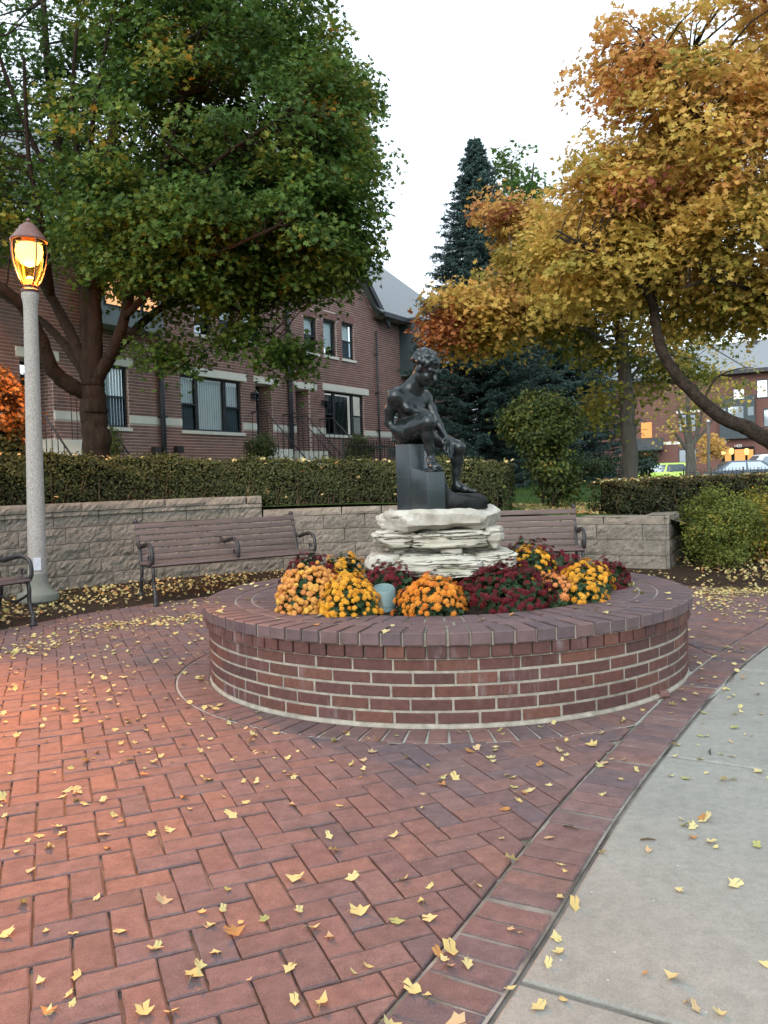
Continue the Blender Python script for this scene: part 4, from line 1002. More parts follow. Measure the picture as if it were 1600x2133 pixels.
# ================================================================== BENCHES
def bench(label, loc, rz, L=2.0):
    t = thing('park_bench', label, 'bench', loc, rz, 'park benches around the plaza')
    sl = bevel(MB().box((-L/2, -0.0285, -0.014), (L/2, 0.0285, 0.014)).mesh('slat', MAT['benchslat']), 0.006, 2); autosmooth(sl, 40)
    # seat slats (front edge towards -y), gently curved seat
    for k, (y, z, a) in enumerate([(-0.255, 0.425, -0.35), (-0.185, 0.440, -0.08), (-0.112, 0.440, 0.04), (-0.040, 0.436, 0.06), (0.032, 0.431, 0.08), (0.104, 0.428, 0.10)]):
        obj('slat', sl, t, (0, y, z), (a, 0, 0))
    for k in range(6):
        z = 0.475+k*0.071; y = 0.168+k*0.017; obj('slat', sl, t, (0, y, z), (PI/2-0.24, 0, 0))
    fr = MB()
    def curve(pts, r, n=6, flat=1.0):
        P = [Vector(p) for p in pts]; out = []
        for i in range(len(P)-1):
            p0 = P[max(i-1, 0)]; p1 = P[i]; p2 = P[i+1]; p3 = P[min(i+2, len(P)-1)]
            for q in range(n):
                s_ = q/n; out.append(0.5*((2*p1)+(p2-p0)*s_+(2*p0-5*p1+4*p2-p3)*s_*s_+(3*p1-p0-3*p2+p3)*s_**3))
        out.append(P[-1]); fr.tube(out, r, 8, flat=flat)
    curve([(0,-0.29,0.0),(0,-0.285,0.10),(0,-0.25,0.22),(0,-0.255,0.34),(0,-0.24,0.405)], 0.019)      # front leg
    curve([(0,0.20,0.0),(0,0.205,0.10),(0,0.165,0.22),(0,0.135,0.33),(0,0.15,0.42),(0,0.20,0.62),(0,0.285,0.88)], 0.019)   # back leg and upright
    fr.lathe([(0.036,0),(0.034,0.02),(0.022,0.05),(0.026,0.08),(0.018,0.11)], (0,-0.29,0), 10); fr.lathe([(0.036,0),(0.034,0.02),(0.022,0.05),(0.026,0.08),(0.018,0.11)], (0,0.20,0), 10)
    curve([(0,-0.25,0.405),(0,-0.10,0.415),(0,0.05,0.408),(0,0.15,0.41)], 0.017)                        # seat rail
    curve([(0,-0.25,0.30),(0,-0.05,0.22),(0,0.16,0.27)], 0.013)                                        # lower stay
    fr.lathe([(0.0,0),(0.024,0.006),(0.03,0.024),(0.02,0.044),(0.0,0.05)], (0,0.29,0.86), 10)
    fm = fr.mesh('end_frame', MAT['black_iron'], True)
    arm = MB(); fr = arm
    curve([(0,0.215,0.64),(0,0.12,0.605),(0,-0.02,0.635),(0,-0.16,0.650),(0,-0.255,0.615),(0,-0.285,0.53),(0,-0.27,0.455),(0,-0.215,0.435)], 0.019, flat=1.35)
    curve([(0,-0.20,0.44),(0,-0.15,0.47),(0,-0.155,0.52),(0,-0.195,0.52),(0,-0.20,0.485)], 0.011)
    am = arm.mesh('armrest', MAT['black_iron'], True)
    for x in (-L/2+0.02, 0.0, L/2-0.02):
        if x: obj('end_frame', fm, t, (x, 0, 0))
        obj('armrest', am, t, (x*1.012, 0, 0))
    return t
pa = G(290, 1258, 0.0); 
bl = Vector((-2.62, 8.95)); br = Vector((-0.98, 10.05)); dd = br-bl
bench('brown slatted bench with black iron arms standing between the lamp post and the planter', ((bl.x+br.x)/2, (bl.y+br.y)/2, 0.0), math.atan2(dd.y, dd.x), dd.length)
bench('brown slatted bench mostly hidden behind the statue and flowers', (W(1024, 1100, 9.35).x, 9.35, 0.0), math.radians(-3), 1.98)
f0 = G(45, 1305, 0)
bench('brown slatted bench cut off by the left edge beside the lamp post', (f0.x-0.60, f0.y-0.72, 0.0), math.radians(62), 1.98)

# ================================================================== LAMP POST
lb = G(80, 1262, 0.03); LX, LY = lb.x, lb.y
Lt = W(63, 608, LY); zt = Lt.z
lamp = thing('lamp_post', 'lit lamp post with speckled concrete column and amber acorn lantern', 'lamp post', (LX, LY, 0.02))
lean = (Lt.x-LX)/(zt)
kx = LY/FPX
me = MB().lathe([(0.150,-0.06),(0.150,0.055),(0.200,0.06),(0.212,0.075),(0.214,0.125),(0.205,0.145),(0.165,0.16),(0.140,0.19),(0.115,0.235),(0.102,0.29),(0.097,0.36)], seg=32).mesh('base', MAT['lampbase']); autosmooth(me, 35); obj('base', me, lamp)
me = MB().lathe([(0.096,0.355),(0.093,0.42),(0.091,0.9),(0.084,1.6),(0.077,2.3),(0.071,zt-0.20),(0.075,zt-0.14),(0.088,zt-0.08),(0.088,zt-0.035),(0.078,zt-0.03)], seg=28).mesh('column', MAT['aggregate']); autosmooth(me, 50); col_o = obj('column', me, lamp)
plate_o = MB().box((-0.038,-0.004,0),(0.038,0.004,0.135)).build('access_plate', MAT['plate'], lamp); plate_o.location = (0.037, -0.090, 0.40); plate_o.rotation_euler = (0.0, 0, 0.38)
# lantern
hz = zt-0.03; u_ = 0.62*LY/9.2*1.0
s_ = (608-462)*kx/1.36    # lantern height scale
me = MB().lathe([(0.10*s_,0),(0.15*s_,0.01*s_),(0.165*s_,0.03*s_),(0.165*s_,0.055*s_),(0.11*s_,0.08*s_),(0.10*s_,0.11*s_),(0.125*s_,0.13*s_),(0.12*s_,0.17*s_),(0.095*s_,0.21*s_),(0.09*s_,0.26*s_),(0.05*s_,0.29*s_),(0.02*s_,0.31*s_)], (0,0,hz), 24).mesh('lantern_neck', MAT['lampmetal']); autosmooth(me, 40); obj('lantern_neck', me, lamp)
gp = [(0.13,0.14),(0.19,0.24),(0.25,0.40),(0.295,0.58),(0.315,0.76),(0.315,0.90),(0.30,0.98)]
me = MB().lathe([(r*s_, z*s_) for r, z in gp], (0,0,hz), 28).mesh('lantern_glass', MAT['lampglass'], True); gobj = obj('lantern_glass', me, lamp)
me = MB().lathe([(0.30*s_,0.985*s_),(0.335*s_,0.97*s_),(0.345*s_,1.0*s_),(0.32*s_,1.03*s_),(0.30*s_,1.05*s_),(0.22*s_,1.17*s_),(0.185*s_,1.20*s_),(0.17*s_,1.25*s_),(0.09*s_,1.31*s_),(0.03*s_,1.34*s_),(0.045*s_,1.37*s_),(0.03*s_,1.41*s_),(0.005*s_,1.42*s_)], (0,0,hz), 28).mesh('lantern_cap', MAT['lampmetal']); autosmooth(me, 40); obj('lantern_cap', me, lamp)
for k in range(4):
    a = PI/4+k*PI/2; MB().tube([((r+0.02)*s_*math.cos(a), (r+0.02)*s_*math.sin(a), hz+z*s_) for r, z in gp]+[(0.34*s_*math.cos(a), 0.34*s_*math.sin(a), hz+0.99*s_)], 0.011, 6).build('lantern_rib', MAT['lampmetal'], lamp, True)
me = MB().lathe([(0.03*s_,0.50*s_),(0.15*s_,0.55*s_),(0.225*s_,0.66*s_),(0.25*s_,0.78*s_),(0.235*s_,0.90*s_),(0.10*s_,0.955*s_)], (0,0,hz), 20).mesh('bulb', MAT['bulb'], True); obj('bulb', me, lamp)
ld = bpy.data.lights.new('lamp_light', 'POINT'); ld.energy = 220; ld.color = (1.0, 0.40, 0.09); ld.shadow_soft_size = 0.10
lo_ = bpy.data.objects.new('lamp_light', ld); link(lo_, lamp); lo_.location = (0, 0, hz+0.42*s_)
# extra spot added inside the lantern to lay a warm pool over the plaza
sd2 = bpy.data.lights.new('added_plaza_spot', 'SPOT'); sd2.energy = 6000; sd2.color = (1.0, 0.37, 0.085); sd2.spot_size = math.radians(80); sd2.spot_blend = 1.0; sd2.shadow_soft_size = 0.10
so2 = bpy.data.objects.new('added_plaza_spot', sd2); link(so2, lamp); so2.location = (0, 0, hz+0.42*s_)
so2.rotation_euler = (Vector((-3.9, 0.2, 0.3))-Vector((LX, LY, hz))).to_track_quat('-Z', 'Y').to_euler()
lamp.rotation_euler = (0, math.atan2(Lt.x-LX, zt), 0)

# ================================================================== TOWNHOUSES
TH = math.radians(31.5); FU = Vector((math.sin(TH), math.cos(TH), 0)); FN = Vector((math.cos(TH), -math.sin(TH), 0)); FP0 = Vector((-3.4, 21.0, 0))
def fs(px, py, out=0.0):
    d = ray(px, py); P = FP0 + FN*out; t = (P-O).dot(FN)/d.dot(FN); q = O+d*t; return (q-FP0).dot(FU), q.z
def frect(x0, x1, yt, yb):
    xm = (x0+x1)/2; ym = (yt+yb)/2
    return fs(x0, ym)[0], fs(x1, ym)[0], fs(xm, yb)[1], fs(xm, yt)[1]
GZ = 1.0
house = thing('townhouse', 'dark red brick townhouse row with pale stone lintels behind the hedge', 'building', (FP0.x, FP0.y, 0.0), PI/2-TH)
OPEN = {}
OPEN['W1'] = frect(377.5, 505, 787, 899); OPEN['W2'] = frect(677, 759, 819, 907); OPEN['WL'] = frect(217, 268, 762, 890)
OPEN['WR'] = frect(814, 872, 832, 914)
D1 = frect(534, 569, 800, 935); D2 = frect(617, 646, 811, 940); DL = frect(44, 112, 748, 915)
OPEN['U1'] = frect(633, 661, 660, 735); OPEN['U2'] = frect(674, 701, 666, 742); OPEN['U3'] = frect(712.5, 738, 673, 749)
OPEN['U4'] = frect(506, 540, 641, 713); OPEN['U5'] = frect(456, 492, 632, 706); OPEN['U6'] = frect(404, 440, 622, 698)
EAVE = fs(830, 668)[1]; SG = fs(783, 700)[0]; S0, S1 = fs(-90, 800)[0], fs(985, 850)[0]; SLOPE = 0.95; APX = SG-4.2
def topz(s):
    if s > SG: return EAVE
    if s > APX: return EAVE+(SG-s)*SLOPE
    return max(EAVE, EAVE+(SG-APX)*SLOPE-(APX-s)*SLOPE)
holes = list(OPEN.values())+[D1, D2, DL]
# mortar backing with openings
ss = sorted(set([S0, S1]+[h for q in holes for h in q[:2]])); zz = sorted(set([GZ-0.2, EAVE]+[h for q in holes for h in q[2:]]))
wb = MB()
for i in range(len(ss)-1):
    for j in range(len(zz)-1):
        cs, cz = (ss[i]+ss[i+1])/2, (zz[j]+zz[j+1])/2
        if zz[j+1] > EAVE+1e-6 or any(q[0] < cs < q[1] and q[2] < cz < q[3] for q in holes): continue
        wb.add([(ss[i],0,zz[j]),(ss[i+1],0,zz[j]),(ss[i+1],0,zz[j+1]),(ss[i],0,zz[j+1])], [(0,1,2,3)])
wb.add([(APX-(SG-APX),0,EAVE),(SG,0,EAVE),(APX,0,EAVE+(SG-APX)*SLOPE)], [(0,1,2)])
for q in holes:
    dp = 0.55 if q in (D1, D2, DL) else 0.14
    a, b_, z0, z1 = q; wb.add([(a,0,z0),(a,dp,z0),(a,dp,z1),(a,0,z1)], [(0,1,2,3)]); wb.add([(b_,0,z0),(b_,dp,z0),(b_,dp,z1),(b_,0,z1)], [(3,2,1,0)])
    wb.add([(a,0,z1),(b_,0,z1),(b_,dp,z1),(a,dp,z1)], [(3,2,1,0)]); wb.add([(a,0,z0),(b_,0,z0),(b_,dp,z0),(a,dp,z0)], [(0,1,2,3)])
wb.add([(S0,0.0,GZ-.2),(S0,8,GZ-.2),(S0,8,EAVE),(S0,0,EAVE)], [(0,1,2,3)]); wb.add([(S1,0.0,GZ-.2),(S1,8,GZ-.2),(S1,8,EAVE),(S1,0,EAVE)], [(3,2,1,0)])
hwall = wb.build('wall', MAT['facademortar'], house)
# bricks
trim = []       # regions covered by stone trim
def add_trim(r): trim.append(r)
LINT = {'W1': frect(367, 511.6, 770.5, 786), 'D1': frect(527.5, 580, 789, 800), 'D2': frect(612, 659, 798, 810.5), 'W2': frect(672, 767, 806, 818), 'L1': frect(32, 121, 728, 747), 'WL': frect(206, 275, 746, 761), 'WR': frect(808, 878, 818, 831)}
BZ = np.mean([fs(300, 872)[1], fs(381, 873.5)[1], fs(507, 881)[1], fs(763, 895)[1]]); BZ0 = BZ-0.155
bands = [(S0, DL[0]), (DL[1], OPEN['WL'][0]), (OPEN['WL'][1], OPEN['W1'][0]), (OPEN['W1'][1], D1[0]), (D1[1], D2[0]), (D2[1], OPEN['W2'][0]), (OPEN['W2'][1], OPEN['WR'][0]), (OPEN['WR'][1], S1)]
blocked = holes + list(LINT.values()) + [(a, b_, BZ0, BZ) for a, b_ in bands]
soldier = []
for u in ('U1','U2','U3','U4','U5','U6'):
    a, b_, z0, z1 = OPEN[u]; soldier.append((a-.06, b_+.06, z1, z1+.21)); blocked.append(soldier[-1])
frest = MB(); fl = []
hb = 0.0545; nb_ = int((EAVE+4-GZ)/0.0677)
for c in range(nb_):
    z0 = GZ+c*0.0677; z1 = z0+hb; s = S0+(c % 2)*0.1065
    segs = [(S0, S1)]
    for q in blocked:
        if q[2] < z1-0.01 and q[3] > z0+0.01:
            ns = []
            for a, b_ in segs:
                if q[1] <= a or q[0] >= b_: ns.append((a, b_))
                else:
                    if q[0] > a: ns.append((a, q[0]))
                    if q[1] < b_: ns.append((q[1], b_))
            segs = ns
    while s < S1:
        for a, b_ in segs:
            x0, x1 = max(s, a), min(s+0.203, b_)
            if x1-x0 > 0.03 and topz((x0+x1)/2) > z1 : fl.append((x0, x1, z0, z1))
        s += 0.213
sref, zref = fs(345, 870)
def fdist(q): return (q[0]-sref)**2+((q[2]-zref)*1.2)**2 + (4 if q[0] < fs(272, 850)[0] else 0)
fl.sort(key=fdist); fbm = {}
def fbrick(mb, x0, x1, z0, z1, r, y=-0.007, d=0.02):
    mb.add([(x0,d,z0),(x1,d,z0),(x1,d,z1),(x0,d,z1),(x0,y,z0),(x1,y,z0),(x1,y,z1),(x0,y,z1)], [(4,5,6,7),(0,1,5,4),(2,3,7,6),(3,0,4,7),(1,2,6,5)], r)
for n, (x0, x1, z0, z1) in enumerate(fl):
    if n < 300:
        k = round(x1-x0, 3)
        if k not in fbm:
            mb = MB(); fbrick(mb, 0, x1-x0, 0, hb, 0.0); fbm[k] = mb.mesh('brick', MAT['facadebrick'])
        obj('brick', fbm[k], hwall, (x0, random.uniform(-.002,.002), z0))
    else: fbrick(frest, x0, x1, z0, z1, random.random())
for (a, b_, z0, z1) in soldier:
    k = int((b_-a)/0.0677)
    for i in range(k): fbrick(frest, a+i*(b_-a)/k+.004, a+(i+1)*(b_-a)/k-.004, z0+.004, z1-.004, random.random(), -0.010)
# brick reveals of the door recesses and window jambs
for q in holes:
    dp = 0.53 if q in (D1, D2, DL) else 0.10; a, b_, z0, z1 = q; c = 0; z = GZ
    while z+hb < z1:
        if z > z0-0.02:
            y = 0.03 if c % 2 else -0.07
            while y < dp:
                y0, y1 = max(0.02, y), min(dp, y+0.2)
                if y1-y0 > 0.02:
                    r = random.random(); frest.add([(b_-0.005,y0,z),(b_-0.005,y1,z),(b_-0.005,y1,z+hb),(b_-0.005,y0,z+hb)], [(3,2,1,0)], r)
                y += 0.21
        z += 0.0677; c += 1
frest.build('far_bricks', MAT['facadebrick'], hwall, kind='stuff')
for k, q in LINT.items(): MB().box((q[0], -0.025, q[2]), (q[1], 0.13, q[3])).build('lintel', MAT['stonetrim'], house)
for a, b_ in bands: MB().box((a+.004, -0.02, BZ0), (b_-.004, 0.012, BZ)).build('stone_band', MAT['stonetrim'], house)
def window(q, style, lit=False):
    a, b_, z0, z1 = q; y = 0.10
    w = MB().box((a-0.04, -0.045, z0-0.075), (b_+0.04, 0.13, z0+0.002)).build('sill', MAT['stonetrim'], house)
    fr = MB(); f = 0.05
    wo_ = MB().add([(a,0.62,z0),(b_,0.62,z0),(b_,0.62,z1),(a,0.62,z1)], [(0,1,2,3)]).build('window', MAT['litroom'] if lit else MAT['room'], house)
    fr.box((a, y-.03, z0), (a+f, y+.03, z1)); fr.box((b_-f, y-.03, z0), (b_, y+.03, z1)); fr.box((a+f, y-.03, z0), (b_-f, y+.03, z0+f)); fr.box((a+f, y-.03, z1-f), (b_-f, y+.03, z1))
    lights = []
    if style == 'triple':
        m1, m2 = a+(b_-a)*0.27, a+(b_-a)*0.73
        fr.box((m1-.05, y-.035, z0+f), (m1+.05, y+.03, z1-f)); fr.box((m2-.05, y-.035, z0+f), (m2+.05, y+.03, z1-f)); lights = [(a+f, m1-.05, True), (m1+.05, m2-.05, False), (m2+.05, b_-f, True)]
    else: lights = [(a+f, b_-f, style == 'hung')]
    zm = z0+(z1-z0)*0.5 if style != 'triple' else z0+(z1-z0)*0.48
    for (p, q_, hung) in lights:
        if hung:
            fr.box((p, y-.028, zm-.022), (q_, y+.028, zm+.022))
            MB().box((p, y-.006, zm+.02), (q_, y-.003, z1-f)).build('pane', MAT['pane'], wo_); MB().box((p, y-.010, z0+f), (q_, y-.007, zm-.02)).build('pane', MAT['screenpane'], wo_)
        else: MB().box((p, y-.006, z0+f), (q_, y-.003, z1-f)).build('pane', MAT['pane'], wo_)
    fr.build('frame', MAT['darkframe'], wo_); return wo_, lights
def vblinds(wo_, q, x0, x1, gap=0.02, ang=0.35, mat='blind'):
    b = MB(); s = x0
    while s < x1:
        w = 0.088; c = s+w/2; ca, sa = math.cos(ang)*w/2, math.sin(ang)*w/2
        b.add([(c-ca,0.150-sa*.6,q[2]+.03),(c+ca,0.150+sa*.6,q[2]+.03),(c+ca,0.150+sa*.6,q[3]-.03),(c-ca,0.150-sa*.6,q[3]-.03)], [(0,1,2,3)], random.random()*.9+.05); s += w*math.cos(ang)*0.93+gap
    b.build('blind', MAT[mat], wo_)
def shade(wo_, q, frac=1.0):
    b = MB().add([(q[0]+.05,0.18,q[3]-(q[3]-q[2])*frac),(q[1]-.05,0.18,q[3]-(q[3]-q[2])*frac),(q[1]-.05,0.18,q[3]-.03),(q[0]+.05,0.18,q[3]-.03)], [(0,1,2,3)], 0.4); b.build('blind', MAT['blind'], wo_)
w_, L_ = window(OPEN['W1'], 'triple'); vblinds(w_, OPEN['W1'], OPEN['W1'][0]+.05, OPEN['W1'][1]-.05, 0.0, 0.25)
w_, L_ = window(OPEN['W2'], 'triple'); vblinds(w_, OPEN['W2'], OPEN['W2'][0]+.05, OPEN['W2'][1]-.05, 0.02, 0.95)
w_, L_ = window(OPEN['WL'], 'hung'); vblinds(w_, OPEN['WL'], OPEN['WL'][0]+.05, OPEN['WL'][1]-.05, 0.0, 0.3)
w_, L_ = window(OPEN['WR'], 'hung'); shade(w_, OPEN['WR'])
for u, f in (('U1', 1.0), ('U2', 0.78), ('U3', 1.0), ('U4', 1.0), ('U5', 1.0), ('U6', 0.7)):
    w_, L_ = window(OPEN[u], 'single' if u == 'U2' else 'hung'); shade(w_, OPEN[u], f)
for q in (D1, D2, DL):
    a, b_, z0, z1 = q; zd = z0+(z1-z0)*0.80; y = 0.50
    d = MB().box((a+.06, y, z0), (b_-.06, y+.04, zd)).build('door', MAT['doorgreen'], house)
    pn = MB()
    for i in (0, 1):
        for j in (0, 1):
            ax = a+.06+(b_-a-.12)*(0.12+0.44*i); az = z0+(zd-z0)*(0.08+0.46*j); pn.box((ax, y-.012, az), (ax+(b_-a-.12)*0.32, y+.001, az+(zd-z0)*0.38))
    pn.build('door_panel', MAT['doorgreen'], d)
    MB().lathe([(0.0,0),(0.03,0.01),(0.03,0.04),(0,0.05)], (a+.16, y-.04, z0+(zd-z0)*0.45), 10).build('door_knob', MAT['plate'], d)
    f = MB().box((a, y-.02, z0), (a+.06, y+.06, z1)); f.box((b_-.06, y-.02, z0), (b_, y+.06, z1)); f.box((a+.06, y-.02, zd), (b_-.06, y+.06, zd+.06)); f.box((a+.06, y-.02, z1-.05), (b_-.06, y+.06, z1)); f.build('door_frame', MAT['darkframe'], house)
    MB().box((a+.06, y+.01, zd+.06), (b_-.06, y+.014, z1-.05)).build('transom_pane', MAT['pane'], house); MB().add([(a,y+.5,z0),(b_,y+.5,z0),(b_,y+.5,z1),(a,y+.5,z1)], [(0,1,2,3)]).build('hall_wall', MAT['room'], house)
    # stoop
    st = MB(); h = z0-GZ
    for k in range(4): st.box((a-.35, -0.35-0.3*k, GZ-.1), (b_+.35, 0.5 if k == 0 else -0.35-0.3*(k-1)+.0, z0-.01-k*h/4))
    st.build('stoop', MAT['stonetrim'], house)
def pipe(x0, y0, x1, y1, r, out=0.09):
    a = fs(x0, y0); b_ = fs(x1, y1); s = (a[0]+b_[0])/2; p = MB().tube([(s, -out, a[1]), (s, -out, GZ-.05)], r, 10)
    o = p.build('downpipe', MAT['darkframe'], house, True)
    for k in range(4): MB().box((s-r*1.25, -out-r*1.2, GZ+0.6+k*1.2), (s+r*1.25, 0, GZ+0.64+k*1.2)).build('pipe_clamp', MAT['darkframe'], o)
    return s
pipe(325, 660, 336, 940, 0.062); pipe(592, 600, 603, 940, 0.062)
sp_ = pipe(779, 690, 786, 940, 0.030)
for (px, py) in ((525, 826), (672, 841)):
    s, z = fs(px, py); o = MB().box((s-.05,-.03,z-.06),(s+.05,0,z+.10)).build('wall_lantern', MAT['black_iron'], house)
    MB().lathe([(0.03,-.12),(0.055,-.10),(0.075,0.05),(0.02,0.10)], (s,-.13,z), 8).build('lantern_glass', MAT['screenpane'], o); MB().lathe([(0.085,0.05),(0.09,0.07),(0.03,0.14),(0.008,0.17)], (s,-.13,z), 8).build('lantern_cap', MAT['black_iron'], o)
for (px, py) in ((321, 938), (368, 936)):
    s, z = fs(px, py); o = MB().box((s-.09,-.14,z-.08),(s+.09,-.01,z+.07)).build('wall_vent', MAT['black_iron'], house)
# bays
def bay(x0, x1, yt, yb, out, lit, front):
    a, b_, z0, z1 = frect(x0, x1, yt, yb); o = MB().box((a, -out, z0), (b_, -0.012, z1)).build('bay', MAT[front], house)
    MB().box((a-.004, -out+.01, z0+.02), (a+.002, -0.02, z1-.02)).build('side_panel', MAT['baygrey'], o)
    n = 3; w = (b_-a-.2)/n
    for k in range(n):
        p, q = a+.1+k*w+.04, a+.1+(k+1)*w-.04; MB().box((p, -out-.006, z0+(z1-z0)*.30), (q, -out-.003, z1-.12)).build('pane', MAT['litroom'] if lit else MAT['skyglass'], o)
        f = MB().box((p-.03, -out-.02, z0+(z1-z0)*.28), (p, -out+.02, z1-.10)); f.box((q, -out-.02, z0+(z1-z0)*.28), (q+.03, -out+.02, z1-.10)); f.box((p, -out-.02, z0+(z1-z0)*.28), (q, -out+.02, z0+(z1-z0)*.30)); f.box((p, -out-.02, z0+(z1-z0)*.62), (q, -out+.02, z0+(z1-z0)*.64)); f.build('frame', MAT['darkframe'], o)
    return o
mt, t_, b0, out_ = nodes_of('sky_reflecting_glass'); b0.inputs['Base Color'].default_value = (0.05,0.07,0.09,1); b0.inputs['Roughness'].default_value = 0.04; b0.inputs['Specular IOR Level'].default_value = 1.0; b0.inputs['Metallic'].default_value = 0.55; b0.inputs['Base Color'].default_value = (0.5,0.58,0.64,1)
MAT['skyglass'] = mt
bay(168, 300, 556, 690, 0.55, True, 'baylight'); bay(832, 905, 676, 790, 0.75, False, 'baylight')
# roofs
rt = MB(); ov = 0.45
def roofpl(a, b_, dpt, rise): rt.add([(a,-ov,EAVE-.02),(b_,-ov,EAVE-.02),(b_,dpt,EAVE+rise),(a,dpt,EAVE+rise)], [(0,1,2,3)]); rt.add([(a,-ov,EAVE-.06),(b_,-ov,EAVE-.06),(b_,dpt,EAVE+rise-.04),(a,dpt,EAVE+rise-.04)], [(3,2,1,0)])
roofpl(SG-0.35, S1+.3, 5.0, 4.3); roofpl(S0-.3, APX-(SG-APX)+.35, 5.0, 4.3)
za = EAVE+(SG-APX)*SLOPE+0.12
for sg in (1, -1):
    e = APX+sg*(SG-APX+0.35); ze = EAVE-0.35*SLOPE+.12
    rt.add([(e,-0.32,ze),(APX,-0.32,za),(APX,6,za),(e,6,ze)], [(0,1,2,3) if sg > 0 else (3,2,1,0)])
roof = rt.build('roof', MAT['shingle'], house)
fa = MB(); fa.box((SG-.2, -ov-.05, EAVE-.16), (S1+.3, -ov+.02, EAVE-.015)); fa.build('gutter', MAT['darkframe'], roof)
MB().add([(SG-.2,-ov,EAVE-.15),(S1+.3,-ov,EAVE-.15),(S1+.3,0,EAVE-.15),(SG-.2,0,EAVE-.15)], [(0,1,2,3)]).build('soffit', MAT['soffit'], roof)
for sg in (1, -1):
    e = APX+sg*(SG-APX+0.35); ze = EAVE-0.35*SLOPE+.10
    MB().add([(e,-0.34,ze-.22),(APX,-0.34,za-.22),(APX,-0.34,za),(e,-0.34,ze),(e,-0.26,ze-.22),(APX,-0.26,za-.22),(APX,-0.26,za),(e,-0.26,ze)], [(0,1,2,3),(7,6,5,4),(0,4,5,1),(3,2,6,7),(0,3,7,4)]).build('rake_board', MAT['darkframe'], roof)

# iron fence and stair rails in front of the townhouses
def iron_fence(label, p0, p1, z0a, z0b, h, step, group=None):
    t = thing('iron_fence', label, 'fence', (p0[0], p0[1], z0a), 0, group); d = Vector((p1[0]-p0[0], p1[1]-p0[1], z0b-z0a)); L = Vector((d.x, d.y)).length; n = int(L/step)
    pk = MB().tube([(0,0,0),(0,0,h+.06)], 0.0125, 5).mesh('picket', MAT['black_iron']); tip = pk
    for k in range(n+1):
        u = k/n; obj('picket', pk, t, (d.x*u, d.y*u, d.z*u))
    for zz_ in (0.10, h-0.10): MB().tube([(0,0,zz_),(d.x,d.y,d.z+zz_)], 0.014, 5).build('rail', MAT['black_iron'], t)
    for u in np.linspace(0, 1, max(2, int(L/2.0)+1)): MB().box((d.x*u-.025, d.y*u-.025, d.z*u-0.05), (d.x*u+.025, d.y*u+.025, d.z*u+h+.08)).build('post', MAT['black_iron'], t)
    return t
def fpt(s, out): q = FP0+FU*s+FN*out; return (q.x, q.y)
sa_, sb_ = fs(562, 900)[0], fs(812, 900)[0]
iron_fence('black iron picket fence in front of the two townhouse doors', fpt(sa_, 2.3), fpt(sb_+.6, 2.3), GZ, GZ, 1.25, 0.13)
def stair_rail(label, s, q):
    z0 = q[2]; t = thing('stair_railing', label, 'railing', (*fpt(s, 0), GZ)); u = FN; z0 -= GZ
    P = [u*0.1+Vector((0,0,z0+.9)), u*0.55+Vector((0,0,z0+.92)), u*1.75+Vector((0,0,0.85))]
    MB().tube(P, 0.018, 6).build('handrail', MAT['black_iron'], t, True)
    for k in range(11):
        o_ = 0.12+k*0.16; top = z0+.91 if o_ < 0.55 else z0+.92+(0.85-z0-.92)*(o_-.55)/1.2
        base_ = z0 if o_ < 0.35 else max(0.0, z0-(o_-0.35)/0.3*z0/4-0.05); p = u*o_; MB().tube([(p.x,p.y,base_),(p.x,p.y,top)], 0.009, 5).build('baluster', MAT['black_iron'], t)
stair_rail('black iron stair railing left of the left front door', D1[0]-.3, D1); stair_rail('black iron stair railing between the two front doors, on the left door side', D1[1]+.28, D1)
stair_rail('black iron stair railing between the two front doors, on the right door side', D2[0]-.28, D2); stair_rail('black iron stair railing right of the right front door', D2[1]+.3, D2)
stair_rail('black iron stair railing beside the shaded doorway behind the maple trunk', DL[1]+.3, DL); stair_rail('black iron stair railing left of the shaded doorway behind the lamp post', DL[0]-.3, DL)

# ================================================================== STREET, APARTMENT BUILDING
obj('street', MB().add([(-120,66,0.205),(-120,37,0.205),(160,26,0.205),(160,55,0.205)], [(0,1,2,3)]).mesh('street', MAT['asphalt']), kind='structure')
obj('far_pavement', MB().add([(-120,70,0.33),(-120,65.8,0.33),(160,54.8,0.33),(160,59,0.33),(-120,65.8,0.2),(160,54.8,0.2)], [(0,1,2,3),(1,4,5,2)]).mesh('far_pavement', MAT['concrete']), kind='structure')
obj('far_lawn', MB().add([(-120,220,0.31),(-120,69.8,0.31),(160,58.8,0.31),(160,220,0.31)], [(0,1,2,3)]).mesh('far_lawn', MAT['lawn']), kind='structure')
PHI = math.radians(28); BU = Vector((math.cos(PHI), -math.sin(PHI), 0)); BN = Vector((-math.sin(PHI), -math.cos(PHI), 0)); BP = W(1510, 980, 62); BP.z = 0
def bs(px, py):
    d = ray(px, py); t = (BP-O).dot(BN)/d.dot(BN); q = O+d*t; return (q-BP).dot(BU), q.z
def brect(x0, x1, yt, yb):
    xm, ym = (x0+x1)/2, (yt+yb)/2; return bs(x0, ym)[0], bs(x1, ym)[0], bs(xm, yb)[1], bs(xm, yt)[1]
apt = thing('apartment_building', 'brick apartment building with grey roof and lit entrance across the street', 'building', (BP.x, BP.y, 0), -PHI)
MAT['aptbrick'] = M('apartment_brick', [(0.125,0.066,0.056),(0.165,0.088,0.074)], 12, 0.9, 0.2)
ae = bs(1530, 772)[1]; a0, a1 = bs(1225, 900)[0], bs(1760, 900)[0]; ar = bs(1530, 700)[1]
aw = MB().box((a0, 0, 0.2), (a1, 12, ae)).build('wall', MAT['aptbrick'], apt)
